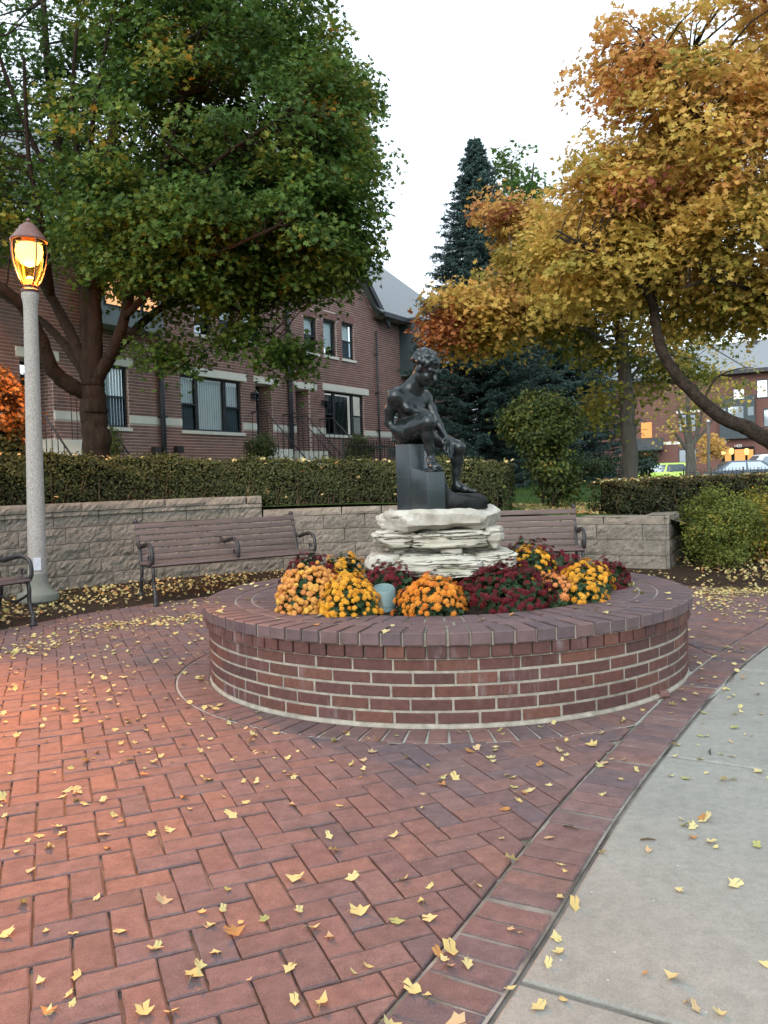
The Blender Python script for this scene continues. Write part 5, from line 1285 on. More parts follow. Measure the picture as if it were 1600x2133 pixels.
# courses in relief
cs_ = MB(); z = 0.3
while z < ae-.1: cs_.box((a0, -.008, z), (a1, .001, z+.19)); z += 0.21
cs_.build('brick_courses', MAT['aptbrick'], aw, kind='stuff')
rf = MB(); rf.add([(a0-.5,-.6,ae),(a1+.5,-.6,ae),(a1+.5,5.5,ae+(ar-ae)*1.12),(a0-.5,5.5,ae+(ar-ae)*1.12)], [(0,1,2,3)]); rf.add([(a0-.5,-.6,ae-.05),(a1+.5,-.6,ae-.05),(a1+.5,5.5,ae+(ar-ae)*1.12-.05),(a0-.5,5.5,ae+(ar-ae)*1.12-.05)], [(3,2,1,0)])
rfo = rf.build('roof', MAT['shingle'], apt); MB().box((a0-.5,-.7,ae-.30),(a1+.5,-.55,ae-.01)).build('gutter', MAT['darkframe'], rfo)
vs = bs(1562, 716); yy = 4.6; MB().box((vs[0]-.2, yy-.1, ae+(ar-ae)*0.88), (vs[0]+.2, yy+.3, ae+(ar-ae)*0.88+.5)).build('roof_vent', MAT['darkframe'], rfo)
vs = bs(1545, 760)[0]; MB().tube([(vs-2.6, 4.8, ae+(ar-ae)*1.0+.03), (vs+.4, -.55, ae+.04)], 0.04, 5).build('roof_cable', MAT['darkframe'], rfo)
for (x0, x1, yt, yb) in ((1379, 1418, 920, 926), (1490, 1514, 916, 921)):
    q = brect(x0, x1, yt, yb); MB().box((q[0], -.05, q[2]), (q[1], -.009, q[3])).build('stone_band', MAT['stonetrim'], apt)
q = brect(1409, 1458, 855, 860); MB().box((q[0], -.05, q[2]), (q[1], -.009, q[3])).build('stone_band', MAT['stonetrim'], apt)
def awin(x0, x1, yt, yb, mat, proud=0.012, nm=1):
    q = brect(x0, x1, yt, yb); f = 0.10
    o = MB().box((q[0], -proud-.02, q[2]), (q[1], -.009, q[3])).build('window', MAT['darkframe'], apt)
    for k in range(nm):
        w = (q[1]-q[0])/nm; MB().box((q[0]+k*w+f*.6, -proud-.035, q[2]+f), (q[0]+(k+1)*w-f*.6, -proud-.018, q[3]-f)).build('pane', MAT[mat], o)
    return o
awin(1414, 1432, 862, 900, 'skyglass'); awin(1434, 1450, 862, 900, 'skyglass'); awin(1414, 1430, 935, 965, 'skyglass'); awin(1437, 1452, 935, 965, 'skyglass')
q = brect(1500, 1574, 825, 914); bo = MB().box((q[0], -.5, q[2]), (q[1], -.009, q[3])).build('bay', MAT['baygrey'], apt)
for (x0, x1, yt, yb) in ((1519, 1550, 848, 886), (1503, 1513, 852, 866), (1559, 1571, 848, 866), (1530, 1551, 812, 832)):
    r = brect(x0, x1, yt, yb); MB().box((r[0], -.53, r[2]), (r[1], -.51, r[3])).build('pane', MAT['skyglass'], bo)
awin(1576, 1600, 790, 830, 'skyglass'); awin(1590, 1625, 850, 890, 'skyglass')
q = brect(1505, 1572, 931, 990); en = MB().box((q[0], -.15, 0.2), (q[1], -.009, q[3])).build('entrance', MAT['room'], apt)
for (x0, x1) in ((1511, 1524), (1531, 1553), (1558, 1570)):
    r = brect(x0, x1, 936, 990); MB().box((r[0], -.18, 0.4), (r[1], -.155, r[3])).build('lit_pane', MAT['litentry'], en)
for (px, py) in ((1508.5, 941), (1525, 940), (1556.5, 941)):
    s, z = bs(px, py); MB().lathe([(0.02,-.25),(0.14,-.2),(0.17,0.1),(0.12,.22),(0.02,.25)], (s,-.45,z), 10).build('entry_lantern', MAT['smallbulb'], en, True)
s, z = bs(1529.5, 932); cu = bpy.data.curves.new('house_number', 'FONT'); cu.body = '1425'; cu.size = 0.36; cu.extrude = 0.02
no = bpy.data.objects.new('tmp_number', cu); COL.objects.link(no); dg = bpy.context.evaluated_depsgraph_get(); nm_ = bpy.data.meshes.new_from_object(no.evaluated_get(dg)); bpy.data.objects.remove(no); nm_.materials.clear(); nm_.materials.append(MAT['number'])
wn = max(v.co.x for v in nm_.vertices); sw = (bs(1546, 932)[0]-s)/wn
no = obj('house_number', nm_, apt, (s, -.20, z), (PI/2, 0, 0)); no.scale = (sw, sw*1.05, 1)
q = brect(1336, 1358, 880, 912); MB().box((q[0], -.05, q[2]), (q[1], -.009, q[3])).build('lit_window', MAT['litentry'], apt)
q = brect(1342, 1358, 944, 975); MB().box((q[0], -.05, q[2]), (q[1], -.009, q[3])).build('lit_door', MAT['litentry'], apt)
q = brect(1328, 1382, 913, 932); aw_ = MB().add([(q[0],-.02,q[3]),(q[1],-.02,q[3]),(q[1]+.2,-1.6,q[2]),(q[0]-.2,-1.6,q[2]),(q[1]+.2,-1.6,q[2]-.25),(q[0]-.2,-1.6,q[2]-.25),(q[0],-.02,q[2]-.25),(q[1],-.02,q[2]-.25)], [(3,2,1,0),(2,3,5,4),(0,6,5,3),(1,2,4,7)]).build('awning', MAT['baygrey'], apt)

# ---- cars
def carpaint(name, col, metal=0.3):
    mt, t, b, out = nodes_of(name); b.inputs['Base Color'].default_value = (*col, 1); b.inputs['Metallic'].default_value = metal; b.inputs['Roughness'].default_value = 0.32; b.inputs['Coat Weight'].default_value = 0.6; b.inputs['Coat Roughness'].default_value = 0.08
    return mt
MAT['tyre'] = M('tyre', [(0.012,0.012,0.012),(0.02,0.02,0.02)], 20, 0.9, 0.2); MAT['rim'] = M('rim', [(0.4,0.4,0.42),(0.5,0.5,0.52)], 20, 0.35, 0.5, metal=0.7)
MAT['tail'] = emis('tail_light', (0.5, 0.02, 0.02), 0.25); MAT['head'] = M('head_light', [(0.6,0.62,0.65),(0.7,0.72,0.75)], 5, 0.15, 0.6)
MAT['carglass'] = MAT['skyglass'].copy(); MAT['carglass'].name = 'car_glass'; MAT['carglass'].node_tree.nodes['Principled BSDF'].inputs['Base Color'].default_value = (0.20,0.25,0.28,1)
def car(name, label, loc, rz, paint, L, Wd, H, prof, gh):
    """prof: body outline (x from nose -L/2 to tail L/2, z), gh: (bx0,bx1,tx0,tx1) greenhouse feet and roof ends"""
    t = thing(name, label, 'car', loc, rz, 'cars parked along the street'); b = MB(); n = len(prof)
    secs = [(-1, 0.86), (-0.96, 0.97), (-0.8, 1.0), (0.8, 1.0), (0.96, 0.97), (1, 0.86)]; V = []; F = []; zmid = 0.55
    for (y, k) in secs:
        for (x, z) in prof: V.append((x*(0.985+0.015*k), y*Wd/2, zmid+(z-zmid)*(k if z > zmid else 1)))
    for i in range(len(secs)-1):
        for j in range(n): F.append((i*n+j, i*n+(j+1) % n, (i+1)*n+(j+1) % n, (i+1)*n+j))
    F += [list(range(n))[::-1], [(len(secs)-1)*n+j for j in range(n)]]
    bm = bmesh.new(); me = b.add(V, F).mesh('body', paint); bm.from_mesh(me); bmesh.ops.recalc_face_normals(bm, faces=bm.faces); bm.to_mesh(me); bm.free(); autosmooth(me, 38); obj('body', me, t)
    bx0, bx1, tx0, tx1 = gh; zb = max(z for x, z in prof)-0.03; wb, wt_ = Wd*0.45, Wd*0.36
    g = [(bx0,-wb,zb),(bx1,-wb,zb),(bx1,wb,zb),(bx0,wb,zb),(tx0,-wt_,H),(tx1,-wt_,H),(tx1,wt_,H),(tx0,wt_,H)]
    me = bevel(MB().add(g, [(4,5,6,7),(0,1,5,4),(1,2,6,5),(2,3,7,6),(3,0,4,7)]).mesh('cabin', paint), 0.07, 3); autosmooth(me, 40); obj('cabin', me, t)
    def lerp(a, b_, u): return Vector(a)*(1-u)+Vector(b_)*u
    def patch(A, B, C_, D, u0, u1, v0, v1, o_):
        q = [lerp(lerp(A, B, u), lerp(D, C_, u), v) for u, v in ((u0,v0),(u1,v0),(u1,v1),(u0,v1))]; nn = (q[1]-q[0]).cross(q[3]-q[0]).normalized()
        c = sum((Vector(p) for p in g), Vector())/8
        if nn.dot(q[0]-c) < 0: nn = -nn
        MB().add([p+nn*0.012 for p in q], [(0,1,2,3)]).build('window', MAT['carglass'], t)
    for (A, B, C_, D) in ((g[0],g[1],g[5],g[4]), (g[3],g[2],g[6],g[7])):
        patch(A,B,C_,D, 0.10, 0.47, 0.12, 0.84, 0); patch(A,B,C_,D, 0.51, 0.90, 0.12, 0.84, 0)
    patch(g[0],g[3],g[7],g[4], 0.07, 0.93, 0.08, 0.90, 0); patch(g[1],g[2],g[6],g[5], 0.07, 0.93, 0.12, 0.88, 0)
    tyre = MB(); tyre.add([(0,0,0)], []); prw = [(0.19,-.10),(0.30,-.10),(0.325,-.06),(0.325,.06),(0.30,.10),(0.19,.10)]
    tm = MB().lathe(prw, (0,0,0), 20).mesh('tyre', MAT['tyre']); rm = MB().lathe([(0.02,-.085),(0.19,-.07),(0.195,.07),(0.02,.085)], (0,0,0), 12).mesh('rim', MAT['rim'])
    for x in (-L*0.31, L*0.30):
        for s_ in (-1, 1):
            w = obj('wheel', tm, t, (x, s_*(Wd/2-.10), 0.325), (PI/2, 0, 0)); obj('rim', rm, w)
    zt_ = prof[-1][1]
    for s_ in (-1, 1):
        MB().box((L/2-.10, s_*Wd*0.36-.13, 0.74), (L/2-.005, s_*Wd*0.36+.13, 0.92)).build('tail_light', MAT['tail'], t); MB().box((-L/2+.03, s_*Wd*0.34-.16, 0.60), (-L/2+.14, s_*Wd*0.34+.16, 0.74)).build('head_light', MAT['head'], t)
        MB().box((bx0+.25, s_*(Wd/2+.06)-.07, zb-.02), (bx0+.38, s_*(Wd/2+.06)+.07, zb+.10)).build('mirror', paint, t)
    return t
sed = [(-2.3,0.24),(2.3,0.24),(2.34,0.55),(2.30,0.92),(1.55,0.98),(0,0.96),(-0.9,0.94),(-1.9,0.80),(-2.28,0.66),(-2.34,0.45)]
hat = [(-2.05,0.24),(2.02,0.24),(2.08,0.55),(2.02,0.96),(1.2,0.98),(0,0.95),(-0.95,0.92),(-1.75,0.78),(-2.02,0.64),(-2.08,0.45)]
suv = [(-2.35,0.30),(2.35,0.30),(2.42,0.6),(2.38,1.06),(1.2,1.10),(0,1.08),(-0.95,1.06),(-1.95,0.98),(-2.30,0.85),(-2.40,0.5)]
p = W(1372, 985, 45.5); car('parked_car', 'lime green hatchback parked beyond the hedge', (p.x, p.y, 0.21), math.radians(-28), carpaint('lime_paint', (0.32, 0.50, 0.06)), 4.1, 1.76, 1.50, hat, (-1.05, 1.98, -0.35, 1.55))
p = W(1557, 985, 41.0); car('parked_car', 'slate blue sedan parked nearest the iron fence', (p.x, p.y, 0.21), PI+math.radians(-8), carpaint('slate_paint', (0.055, 0.085, 0.12)), 4.65, 1.84, 1.46, sed, (-1.25, 1.75, -0.45, 0.95))
p = W(1600, 985, 46.5); car('parked_car', 'white sport utility car parked behind the slate blue sedan', (p.x, p.y, 0.21), math.radians(-6), carpaint('white_paint', (0.62, 0.64, 0.66), 0.1), 4.8, 1.92, 1.82, suv, (-1.3, 2.36, -0.55, 2.0))
f0_ = W(1424, 990, 37.0); f1_ = W(1680, 990, 35.0)
iron_fence('low black iron picket fence in front of the parked cars', (f0_.x, f0_.y), (f1_.x, f1_.y), 0.22, 0.22, 1.05, 0.14)
p = W(1477, 990, 36.2); q = W(1476, 878, 36.2)
gp_ = thing('street_post', 'slim grey concrete post standing left of the slate blue sedan', 'post', (p.x, p.y, 0.2)); MB().lathe([(0.085,0),(0.078,0.4),(0.062,q.z-.2)], seg=12).build('shaft', MAT['bark_grey'], gp_, True); MB().lathe([(0.075,q.z-.22),(0.08,q.z-.2),(0.03,q.z-.12)], seg=12).build('cap', MAT['plate'], gp_)

# ================================================================== TREES AND SHRUBS
MAT['maple_green'] = leaf_mat('green_maple_leaf', [(0.0,0.0479,0.1004,0.0226),(0.35,0.0811,0.1538,0.0282),(0.6,0.1476,0.196,0.0338),(0.8,0.2767,0.2353,0.0366),(1.0,0.5165,0.2353,0.0422)], 0.40, var=0.35)
MAT['maple_gold'] = leaf_mat('autumn_maple_leaf', [(0.0,0.0831,0.136,0.0307),(0.25,0.287,0.264,0.05),(0.5,0.574,0.408,0.096),(0.72,0.6042,0.36,0.1056),(0.88,0.5437,0.232,0.0807),(1.0,0.287,0.088,0.0537)], 0.45, var=0.30)
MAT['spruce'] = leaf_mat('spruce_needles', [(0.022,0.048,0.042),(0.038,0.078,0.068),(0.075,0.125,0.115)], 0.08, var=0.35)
MAT['shrub_green'] = leaf_mat('shrub_leaf', [(0.0,0.0238,0.0428,0.0143),(0.4,0.0536,0.0833,0.0214),(0.7,0.1071,0.1368,0.0286),(1.0,0.2856,0.2023,0.0416)], 0.25, var=0.3)
MAT['shrub_lime'] = leaf_mat('yellowing_shrub_leaf', [(0.0,0.066,0.102,0.0216),(0.5,0.156,0.186,0.0336),(0.8,0.252,0.228,0.0384),(1.0,0.48,0.3,0.048)], 0.3, var=0.3)
MAT['shrub_lampglow'] = leaf_mat('lampglow_shrub_leaf', [(0.0,0.035,0.05,0.015),(0.35,0.09,0.075,0.02),(0.65,0.36,0.13,0.03),(1.0,0.5,0.20,0.05)], 0.25, var=0.25)  # orange end of the palette is the street lamp's light put into leaf colour

def spline(pts, n=5):
    P = [Vector(p) for p in pts]; out = []
    for i in range(len(P)-1):
        p0 = P[max(i-1, 0)]; p1 = P[i]; p2 = P[i+1]; p3 = P[min(i+2, len(P)-1)]
        for q in range(n):
            s_ = q/n; out.append(0.5*((2*p1)+(p2-p0)*s_+(2*p0-5*p1+4*p2-p3)*s_*s_+(3*p1-p0-3*p2+p3)*s_**3))
    out.append(P[-1]); return out
def limb(mb, pts, r0, r1, seg=8, n=5, pw=1.0):
    S = spline(pts, n); m_ = len(S); rad = [(r0+(r1-r0)*(i/(m_-1))**pw)*(1+(0.035*math.sin(i*0.9+r0*90)+random.uniform(-.025,.025) if 0 < i else 0)) for i in range(m_)]; S = [p+Vector((random.uniform(-1,1),random.uniform(-1,1),random.uniform(-1,1)))*r*(0.10 if 0 < i < m_-1 else 0) for i, (p, r) in enumerate(zip(S, rad))]; mb.tube(S, rad, seg); return [(p, r) for p, r in zip(S, rad)]
def crown_tree(name, label, base, trunk, limbs, envs, leafmat, bark, seed, clump_r=0.42, leaf=0.10, shape=MAPLE_S, per=60, cat='tree', twig_r=0.016, group=None, shellk=0.45, flat=0.42, up=0.9):
    rg = np.random.default_rng(seed); off = Vector(base); t = thing(name, label, cat, base, 0, group)
    rel = lambda pts: [Vector(p)-off for p in pts]
    mb = MB(); nodes = []
    nodes += limb(mb, rel(trunk[0]), trunk[1], trunk[2], 14, 6)
    tr = mb.build('trunk', bark, t, True)
    for (pts, r0, r1) in limbs:
        lb_ = MB(); nodes += limb(lb_, rel(pts), r0, r1, 8, 6); lb_.build('limb', bark, t, True)
    NP = np.array([tuple(p) for p, r in nodes]); NRr = np.array([r for p, r in nodes])
    tw = MB(); C = []; Nn = []; Sz = []; Rn = []
    E_ = [(np.array(Vector(c)-off), np.array(r)) for (c, r, *_) in envs]
    for ei, (c, r, ncl, mean, sd, *k) in enumerate(envs):
        ec, er = E_[ei]
        for _ in range(ncl):
            for _try in range(20):
                d = rg.normal(size=3); d /= np.linalg.norm(d); q = rg.uniform()**shellk; loc = ec+d*er*q
                # keep clumps out of the deep inside of other lobes
                if any(((loc-c2)/r2)@((loc-c2)/r2) < 0.38 for j, (c2, r2) in enumerate(E_) if j != ei) and rg.uniform() < 0.8: continue
                break
            outd = nrm((loc-ec)[None])[0]; hue = mean+rg.normal()*sd*0.7
            # twig from the nearest branch point
            dd_ = np.linalg.norm(NP-loc, axis=1)-NRr*2; ni = int(np.argmin(dd_)); st = Vector(NP[ni]); en_ = Vector(loc); ln = (en_-st).length
            if ln < 3.4:
                md = st*0.5+en_*0.5+Vector((rg.normal()*.10*ln, rg.normal()*.10*ln, 0.10*ln)); rr = min(NRr[ni]*0.7, twig_r*(0.6+0.45*ln)); tw.tube([st, st*.72+md*.28+Vector(rg.normal(size=3)*.03), md, md*.4+en_*.6, en_], [rr, rr*.8, rr*.62, rr*.42, rr*.22], 4, False)
            cr_ = clump_r*rg.uniform(0.7, 1.3); n = int(per*rg.uniform(0.7, 1.3))
            th = rg.uniform(0, 2*PI, n); ra_ = np.sqrt(rg.uniform(0, 1, n))*cr_; P = np.stack([ra_*np.cos(th), ra_*np.sin(th), rg.normal(size=n)*cr_*flat*0.6-0.35*ra_**2/cr_], 1)
            # tilt the spray outwards and down
            C.append(loc+P+outd*0.0-np.outer(ra_/cr_*np.maximum(0, P@outd)/cr_, [0,0,1])*0.10); nn = np.tile(np.array([0,0,up])+outd*np.array([.55,.55,.25]), (n,1))+rg.normal(size=(n,3))*0.62; Nn.append(nn)
            Sz.append(leaf*rg.uniform(0.6, 1.35, n)); Rn.append(np.clip(hue+rg.normal(size=n)*sd*0.6, 0, 1))
    tw.build('twigs', bark, t, kind='stuff')
    leaf_cloud('crown', np.concatenate(C), np.concatenate(Nn), np.concatenate(Sz), np.concatenate(Rn), shape, leafmat, t, kind='stuff', rng=rg)
    return t

# --- big green maple at the left
D = 13.0
def wl(L, d=D): return [W(x, y, d+dz) for x, y, dz in L]
base = W(203, 985, D); base.z = 0.95
trunk = ([base, W(201, 940, D), W(197, 880, D), W(194, 836, D), W(190, 795, D)], 0.215, 0.19)
limbs = [
 (wl([(185,812,0),(165,812,-.1),(112,774,-.4),(84,704,-.7),(51,642,-1.0),(0,597,-1.3),(-80,540,-1.5)]), 0.136, 0.06),
 (wl([(182,790,0),(150,738,.2),(110,690,.4),(60,650,.7),(-20,600,1.0)]), 0.088, 0.04),
 (wl([(184,780,0),(165,735,.1),(141,681,.3),(107,619,.5),(70,550,.7),(25,440,1.0),(-10,330,1.2)]), 0.104, 0.045),
 (wl([(190,800,0),(186,723,.1),(178,625,.2),(163,512,.3),(141,430,.5),(122,300,.7),(100,150,.8),(90,0,.9)]), 0.136, 0.05),
 (wl([(195,800,0),(198,700,-.1),(195,600,-.2),(200,500,-.3),(212,420,-.4),(236,270,-.5),(255,120,-.6),(270,-30,-.6)]), 0.132, 0.05),
 (wl([(198,800,0),(225,750,-.2),(248,700,-.4),(264,645,-.5),(275,580,-.6),(300,480,-.8),(345,340,-1.0),(380,200,-1.1)]), 0.104, 0.04),
 (wl([(205,790,0),(245,725,.2),(285,685,.4),(330,645,.7),(420,597,1.0),(540,555,1.2),(670,530,1.2)]), 0.092, 0.03),
 (wl([(262,660,-.5),(310,610,-1.0),(380,560,-1.4),(470,520,-1.8),(580,470,-2.0)]), 0.056, 0.02),
 (wl([(190,640,.1),(250,520,.6),(330,400,1.0),(430,280,1.3),(520,150,1.5)]), 0.072, 0.02),
 (wl([(178,600,.2),(150,480,.9),(160,330,1.5),(180,180,1.8)]), 0.064, 0.02),
 (wl([(330,645,.7),(420,625,.2),(500,650,-.2),(560,700,-.4),(640,768,-.5)]), 0.032, 0.008),
 (wl([(300,480,-.8),(400,380,-1.3),(500,300,-1.6),(600,240,-1.8)]), 0.044, 0.015),
 (wl([(163,512,.3),(175,400,-.6),(150,250,-1.0),(160,60,-1.2)]), 0.06, 0.02),
 (wl([(107,619,.5),(90,480,-.3),(60,330,-.8),(50,120,-1.1)]), 0.06, 0.02),
 (wl([(141,430,.5),(70,300,.2),(10,150,0),(-30,20,0)]), 0.05, 0.02),
 (wl([(212,420,-.4),(190,300,-1.1),(210,150,-1.4),(240,0,-1.5)]), 0.05, 0.015),
 (wl([(540,555,1.2),(640,480,.9),(720,400,.6)]), 0.024, 0.01)]
k = D/FPX
def env(px, py, d, rx, ry, rd, n, mean, sd): return (W(px, py, d), (rx*d/FPX, rd, ry*d/FPX), n, mean, sd)
envs = [env(450, 330, 13.0, 340, 330, 2.5, 320, 0.30, 0.24), env(110, 260, 14.6, 310, 300, 2.0, 95, 0.16, 0.14), env(400, -30, 13.2, 330, 290, 2.4, 190, 0.44, 0.26),
        env(630, 470, 12.4, 150, 135, 1.4, 110, 0.36, 0.2), env(690, 250, 13.2, 80, 180, 1.1, 70, 0.52, 0.25), env(400, 520, 12.4, 280, 110, 1.8, 120, 0.26, 0.17), env(-60, 420, 12.5, 110, 150, 1.2, 30, 0.35, 0.2),
        (W(605, 742, 12.5), (0.42, 0.35, 0.26), 7, 0.25, 0.1), (W(350, 735, 12.6), (0.35, 0.3, 0.3), 5, 0.25, 0.1), (W(500, 690, 12.6), (0.5, 0.4, 0.16), 6, 0.25, 0.1)]
crown_tree('maple_tree', 'large green maple with dark forked trunk in front of the townhouses', base, trunk, limbs, envs, MAT['maple_green'], MAT['bark_dark'], 11, 0.43, 0.082, MAPLE_S, 150)

# --- golden maple leaning in from the right
D = 10.0
base = W(1790, 1090, D); base.z = 0.12
trunk = ([base, W(1735, 1015, D), W(1670, 965, D), W(1600, 917, D), W(1555, 890, D)], 0.125, 0.088)
limbs = [
 (wl([(1558,892,0),(1500,866,0),(1440,815,0),(1396,762,0),(1370,700,.05),(1362,620,.1),(1372,520,.2),(1395,410,.3),(1420,280,.3),(1440,120,.3)], D), 0.088, 0.025),
 (wl([(1780,1040,.1),(1700,820,.2),(1640,620,.1),(1590,480,0),(1540,400,-.1),(1470,280,-.2),(1400,170,-.3),(1340,90,-.3)], D), 0.12, 0.02),
 (wl([(1590,480,0),(1640,350,.3),(1660,180,.4),(1650,20,.5)], D), 0.07, 0.02),
 (wl([(1366,650,.1),(1340,600,-.2),(1290,560,-.4),(1230,520,-.5),(1160,480,-.6)], D), 0.05, 0.01),
 (wl([(1364,600,.1),(1330,500,.4),(1280,420,.6),(1220,350,.7)], D), 0.045, 0.01),
 (wl([(1640,640,.1),(1560,600,-.2),(1480,585,-.4),(1420,600,-.5)], D), 0.05, 0.01),
 (wl([(1630,600,.1),(1540,540,.4),(1440,500,.5),(1330,480,.6)], D), 0.05, 0.012),
 (wl([(1378,540,.2),(1440,440,-.2),(1500,350,-.5)], D), 0.04, 0.01),
 (wl([(1465,835,0),(1490,790,.1),(1530,770,.2),(1570,765,.2)], D), 0.014, 0.004)]
envs = [env(1580, 170, 10.2, 260, 270, 1.6, 118, 0.60, 0.14), env(1415, 310, 10.0, 205, 210, 1.4, 118, 0.60, 0.15), env(1470, 520, 10.0, 220, 100, 1.2, 85, 0.46, 0.13), env(1270, 430, 10.4, 150, 130, 1.1, 75, 0.58, 0.11),
        env(1300, 120, 10.2, 90, 110, .8, 22, 0.72, 0.1), env(1590, 620, 10.2, 90, 60, .8, 30, 0.40, 0.14), env(1470, 640, 10.6, 110, 48, .8, 26, 0.36, 0.14), env(1230, 560, 10.2, 130, 90, .9, 45, 0.5, 0.1)]
crown_tree('maple_tree', 'golden orange maple whose leaning limb enters from the right edge', base, trunk, limbs, envs, MAT['maple_gold'], MAT['bark_brown'], 12, 0.33, 0.074, MAPLE_S, 112)

# --- yellow maple with straight grey trunk
D = 15.0
base = W(1312, 1005, D); base.z = 0.85
trunk = ([base, W(1312, 960, D), W(1308, 880, D), W(1303, 800, D), W(1298, 740, D), W(1292, 690, D)], 0.150, 0.105)
limbs = [
 (wl([(1294,710,0),(1280,650,-.1),(1265,590,-.2),(1240,510,-.3),(1220,420,-.3)], D), 0.085, 0.03), (wl([(1298,720,0),(1318,660,.1),(1335,590,.2),(1350,500,.2)], D), 0.06, 0.02),
 (wl([(1296,740,0),(1260,710,-.2),(1200,680,-.5),(1130,670,-.8),(1050,660,-1.0)], D), 0.055, 0.012), (wl([(1270,620,-.1),(1200,580,-.4),(1110,550,-.7),(1020,520,-.9)], D), 0.06, 0.012),
 (wl([(1200,685,-.5),(1090,640,-1.0),(990,640,-1.3),(900,640,-1.5)], D), 0.04, 0.008), (wl([(1225,450,-.3),(1150,430,.2),(1070,430,.4)], D), 0.04, 0.01),
 (wl([(1304,800,0),(1340,760,.4),(1390,740,.7),(1450,750,1.0)], D), 0.045, 0.01)]
envs = [env(1205, 555, 14.6, 150, 125, 1.4, 85, 0.42, 0.12), env(1105, 590, 14.2, 100, 95, 1.1, 75, 0.44, 0.12), env(985, 632, 13.8, 80, 45, .8, 34, 0.58, 0.14), env(935, 680, 13.8, 55, 34, .6, 20, 0.93, 0.07), env(1060, 445, 15.0, 62, 42, .8, 24, 0.72, 0.12), env(1010, 690, 13.8, 80, 34, .6, 18, 0.45, 0.1),
        env(1250, 700, 15.0, 110, 60, .9, 20, 0.22, 0.12), env(1400, 740, 15.6, 110, 95, 1.0, 28, 0.20, 0.15), env(1260, 830, 15.2, 60, 60, .6, 9, 0.18, 0.12), env(1300, 560, 15.0, 110, 110, 1.1, 40, 0.42, 0.12)]
crown_tree('maple_tree', 'yellow maple with straight grey trunk standing behind the boxwood hedge', base, trunk, limbs, envs, MAT['maple_gold'], MAT['bark_grey'], 13, 0.40, 0.086, MAPLE_S, 96)

# --- spruces
def spruce(label, bx, d, apex_y, apex_x, base_r, seed, z0=1.0, nb=360, group='spruce trees behind the statue'):
    rg = np.random.default_rng(seed); base = W(bx, 1000, d); base.z = z0; ap = W(apex_x, apex_y, d); Ht = ap.z-z0; lean = Vector((ap.x-base.x, 0, 0))
    t = thing('spruce_tree', label, 'tree', base, 0, group); MB().tube([(0,0,0), tuple(lean*.5+Vector((0,0,Ht*.5))), tuple(lean+Vector((0,0,Ht)))], [0.17, 0.10, 0.012], 10).build('trunk', MAT['bark_dark'], t, True)
    C = []; T_ = []; Nn = []; Sz = []; Rn = []; br = MB()
    for i in range(nb):
        u = 1-(1-i/nb)**1.0; u = i/nb; zf = 0.03+0.96*u**0.86; R = base_r*(1-zf)**0.82*rg.uniform(0.72, 1.1)+0.05; a = i*2.399+rg.uniform(-.3,.3)
        st = lean*zf+Vector((0,0,Ht*zf)); ca, sa = math.cos(a), math.sin(a); m_ = 9
        pts = []
        for q in range(m_):
            v = q/(m_-1); pts.append(st+Vector((ca*R*v, sa*R*v, -0.30*R*v*(1-0.55*v)+0.10*R*v**3)))
        br.tube([pts[0], pts[4], pts[8]], [0.018*(1.1-zf)+.004, 0.010, 0.003], 4, False)
        ns = int(R*22)+6
        for s_ in range(ns):
            v = rg.uniform(0.12, 1.0); q = v*(m_-1); qi = min(int(q), m_-2); p = pts[qi]*(1-(q-qi))+pts[qi+1]*(q-qi); side = rg.choice([-1, 1]); ln = (0.32*(1-v)+0.10)*min(1, R)*rg.uniform(0.6, 1.2)+0.06
            dv = Vector((ca*0.75-sa*side*0.8, sa*0.75+ca*side*0.8, rg.uniform(-.45, .05))).normalized(); n = 13; w = rg.uniform(0, 1, n)[:, None]
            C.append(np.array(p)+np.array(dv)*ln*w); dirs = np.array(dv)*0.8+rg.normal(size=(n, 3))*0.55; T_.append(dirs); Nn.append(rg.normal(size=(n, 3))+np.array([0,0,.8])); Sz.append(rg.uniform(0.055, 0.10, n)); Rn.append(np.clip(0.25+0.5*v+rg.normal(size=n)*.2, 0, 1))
    br.build('branches', MAT['bark_dark'], t, kind='stuff')
    sh = (np.array([(-0.5,0.10,0),(-0.5,-0.10,0),(0.5,0,0)]), np.array([(0,1,2)]))
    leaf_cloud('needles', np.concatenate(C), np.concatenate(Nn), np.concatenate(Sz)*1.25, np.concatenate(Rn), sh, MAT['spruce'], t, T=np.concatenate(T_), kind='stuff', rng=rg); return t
spruce('tall blue green spruce with pointed top behind the statue', 1012, 21.0, 283, 988, 2.75, 21, nb=640)
spruce('broad dark spruce filling the shade between the tall spruce and the shorter one', 1095, 27.0, 470, 1090, 2.9, 23, nb=520)
spruce('shorter bluish spruce beside the grey maple trunk', 1185, 24.0, 520, 1180, 2.3, 22, nb=480)

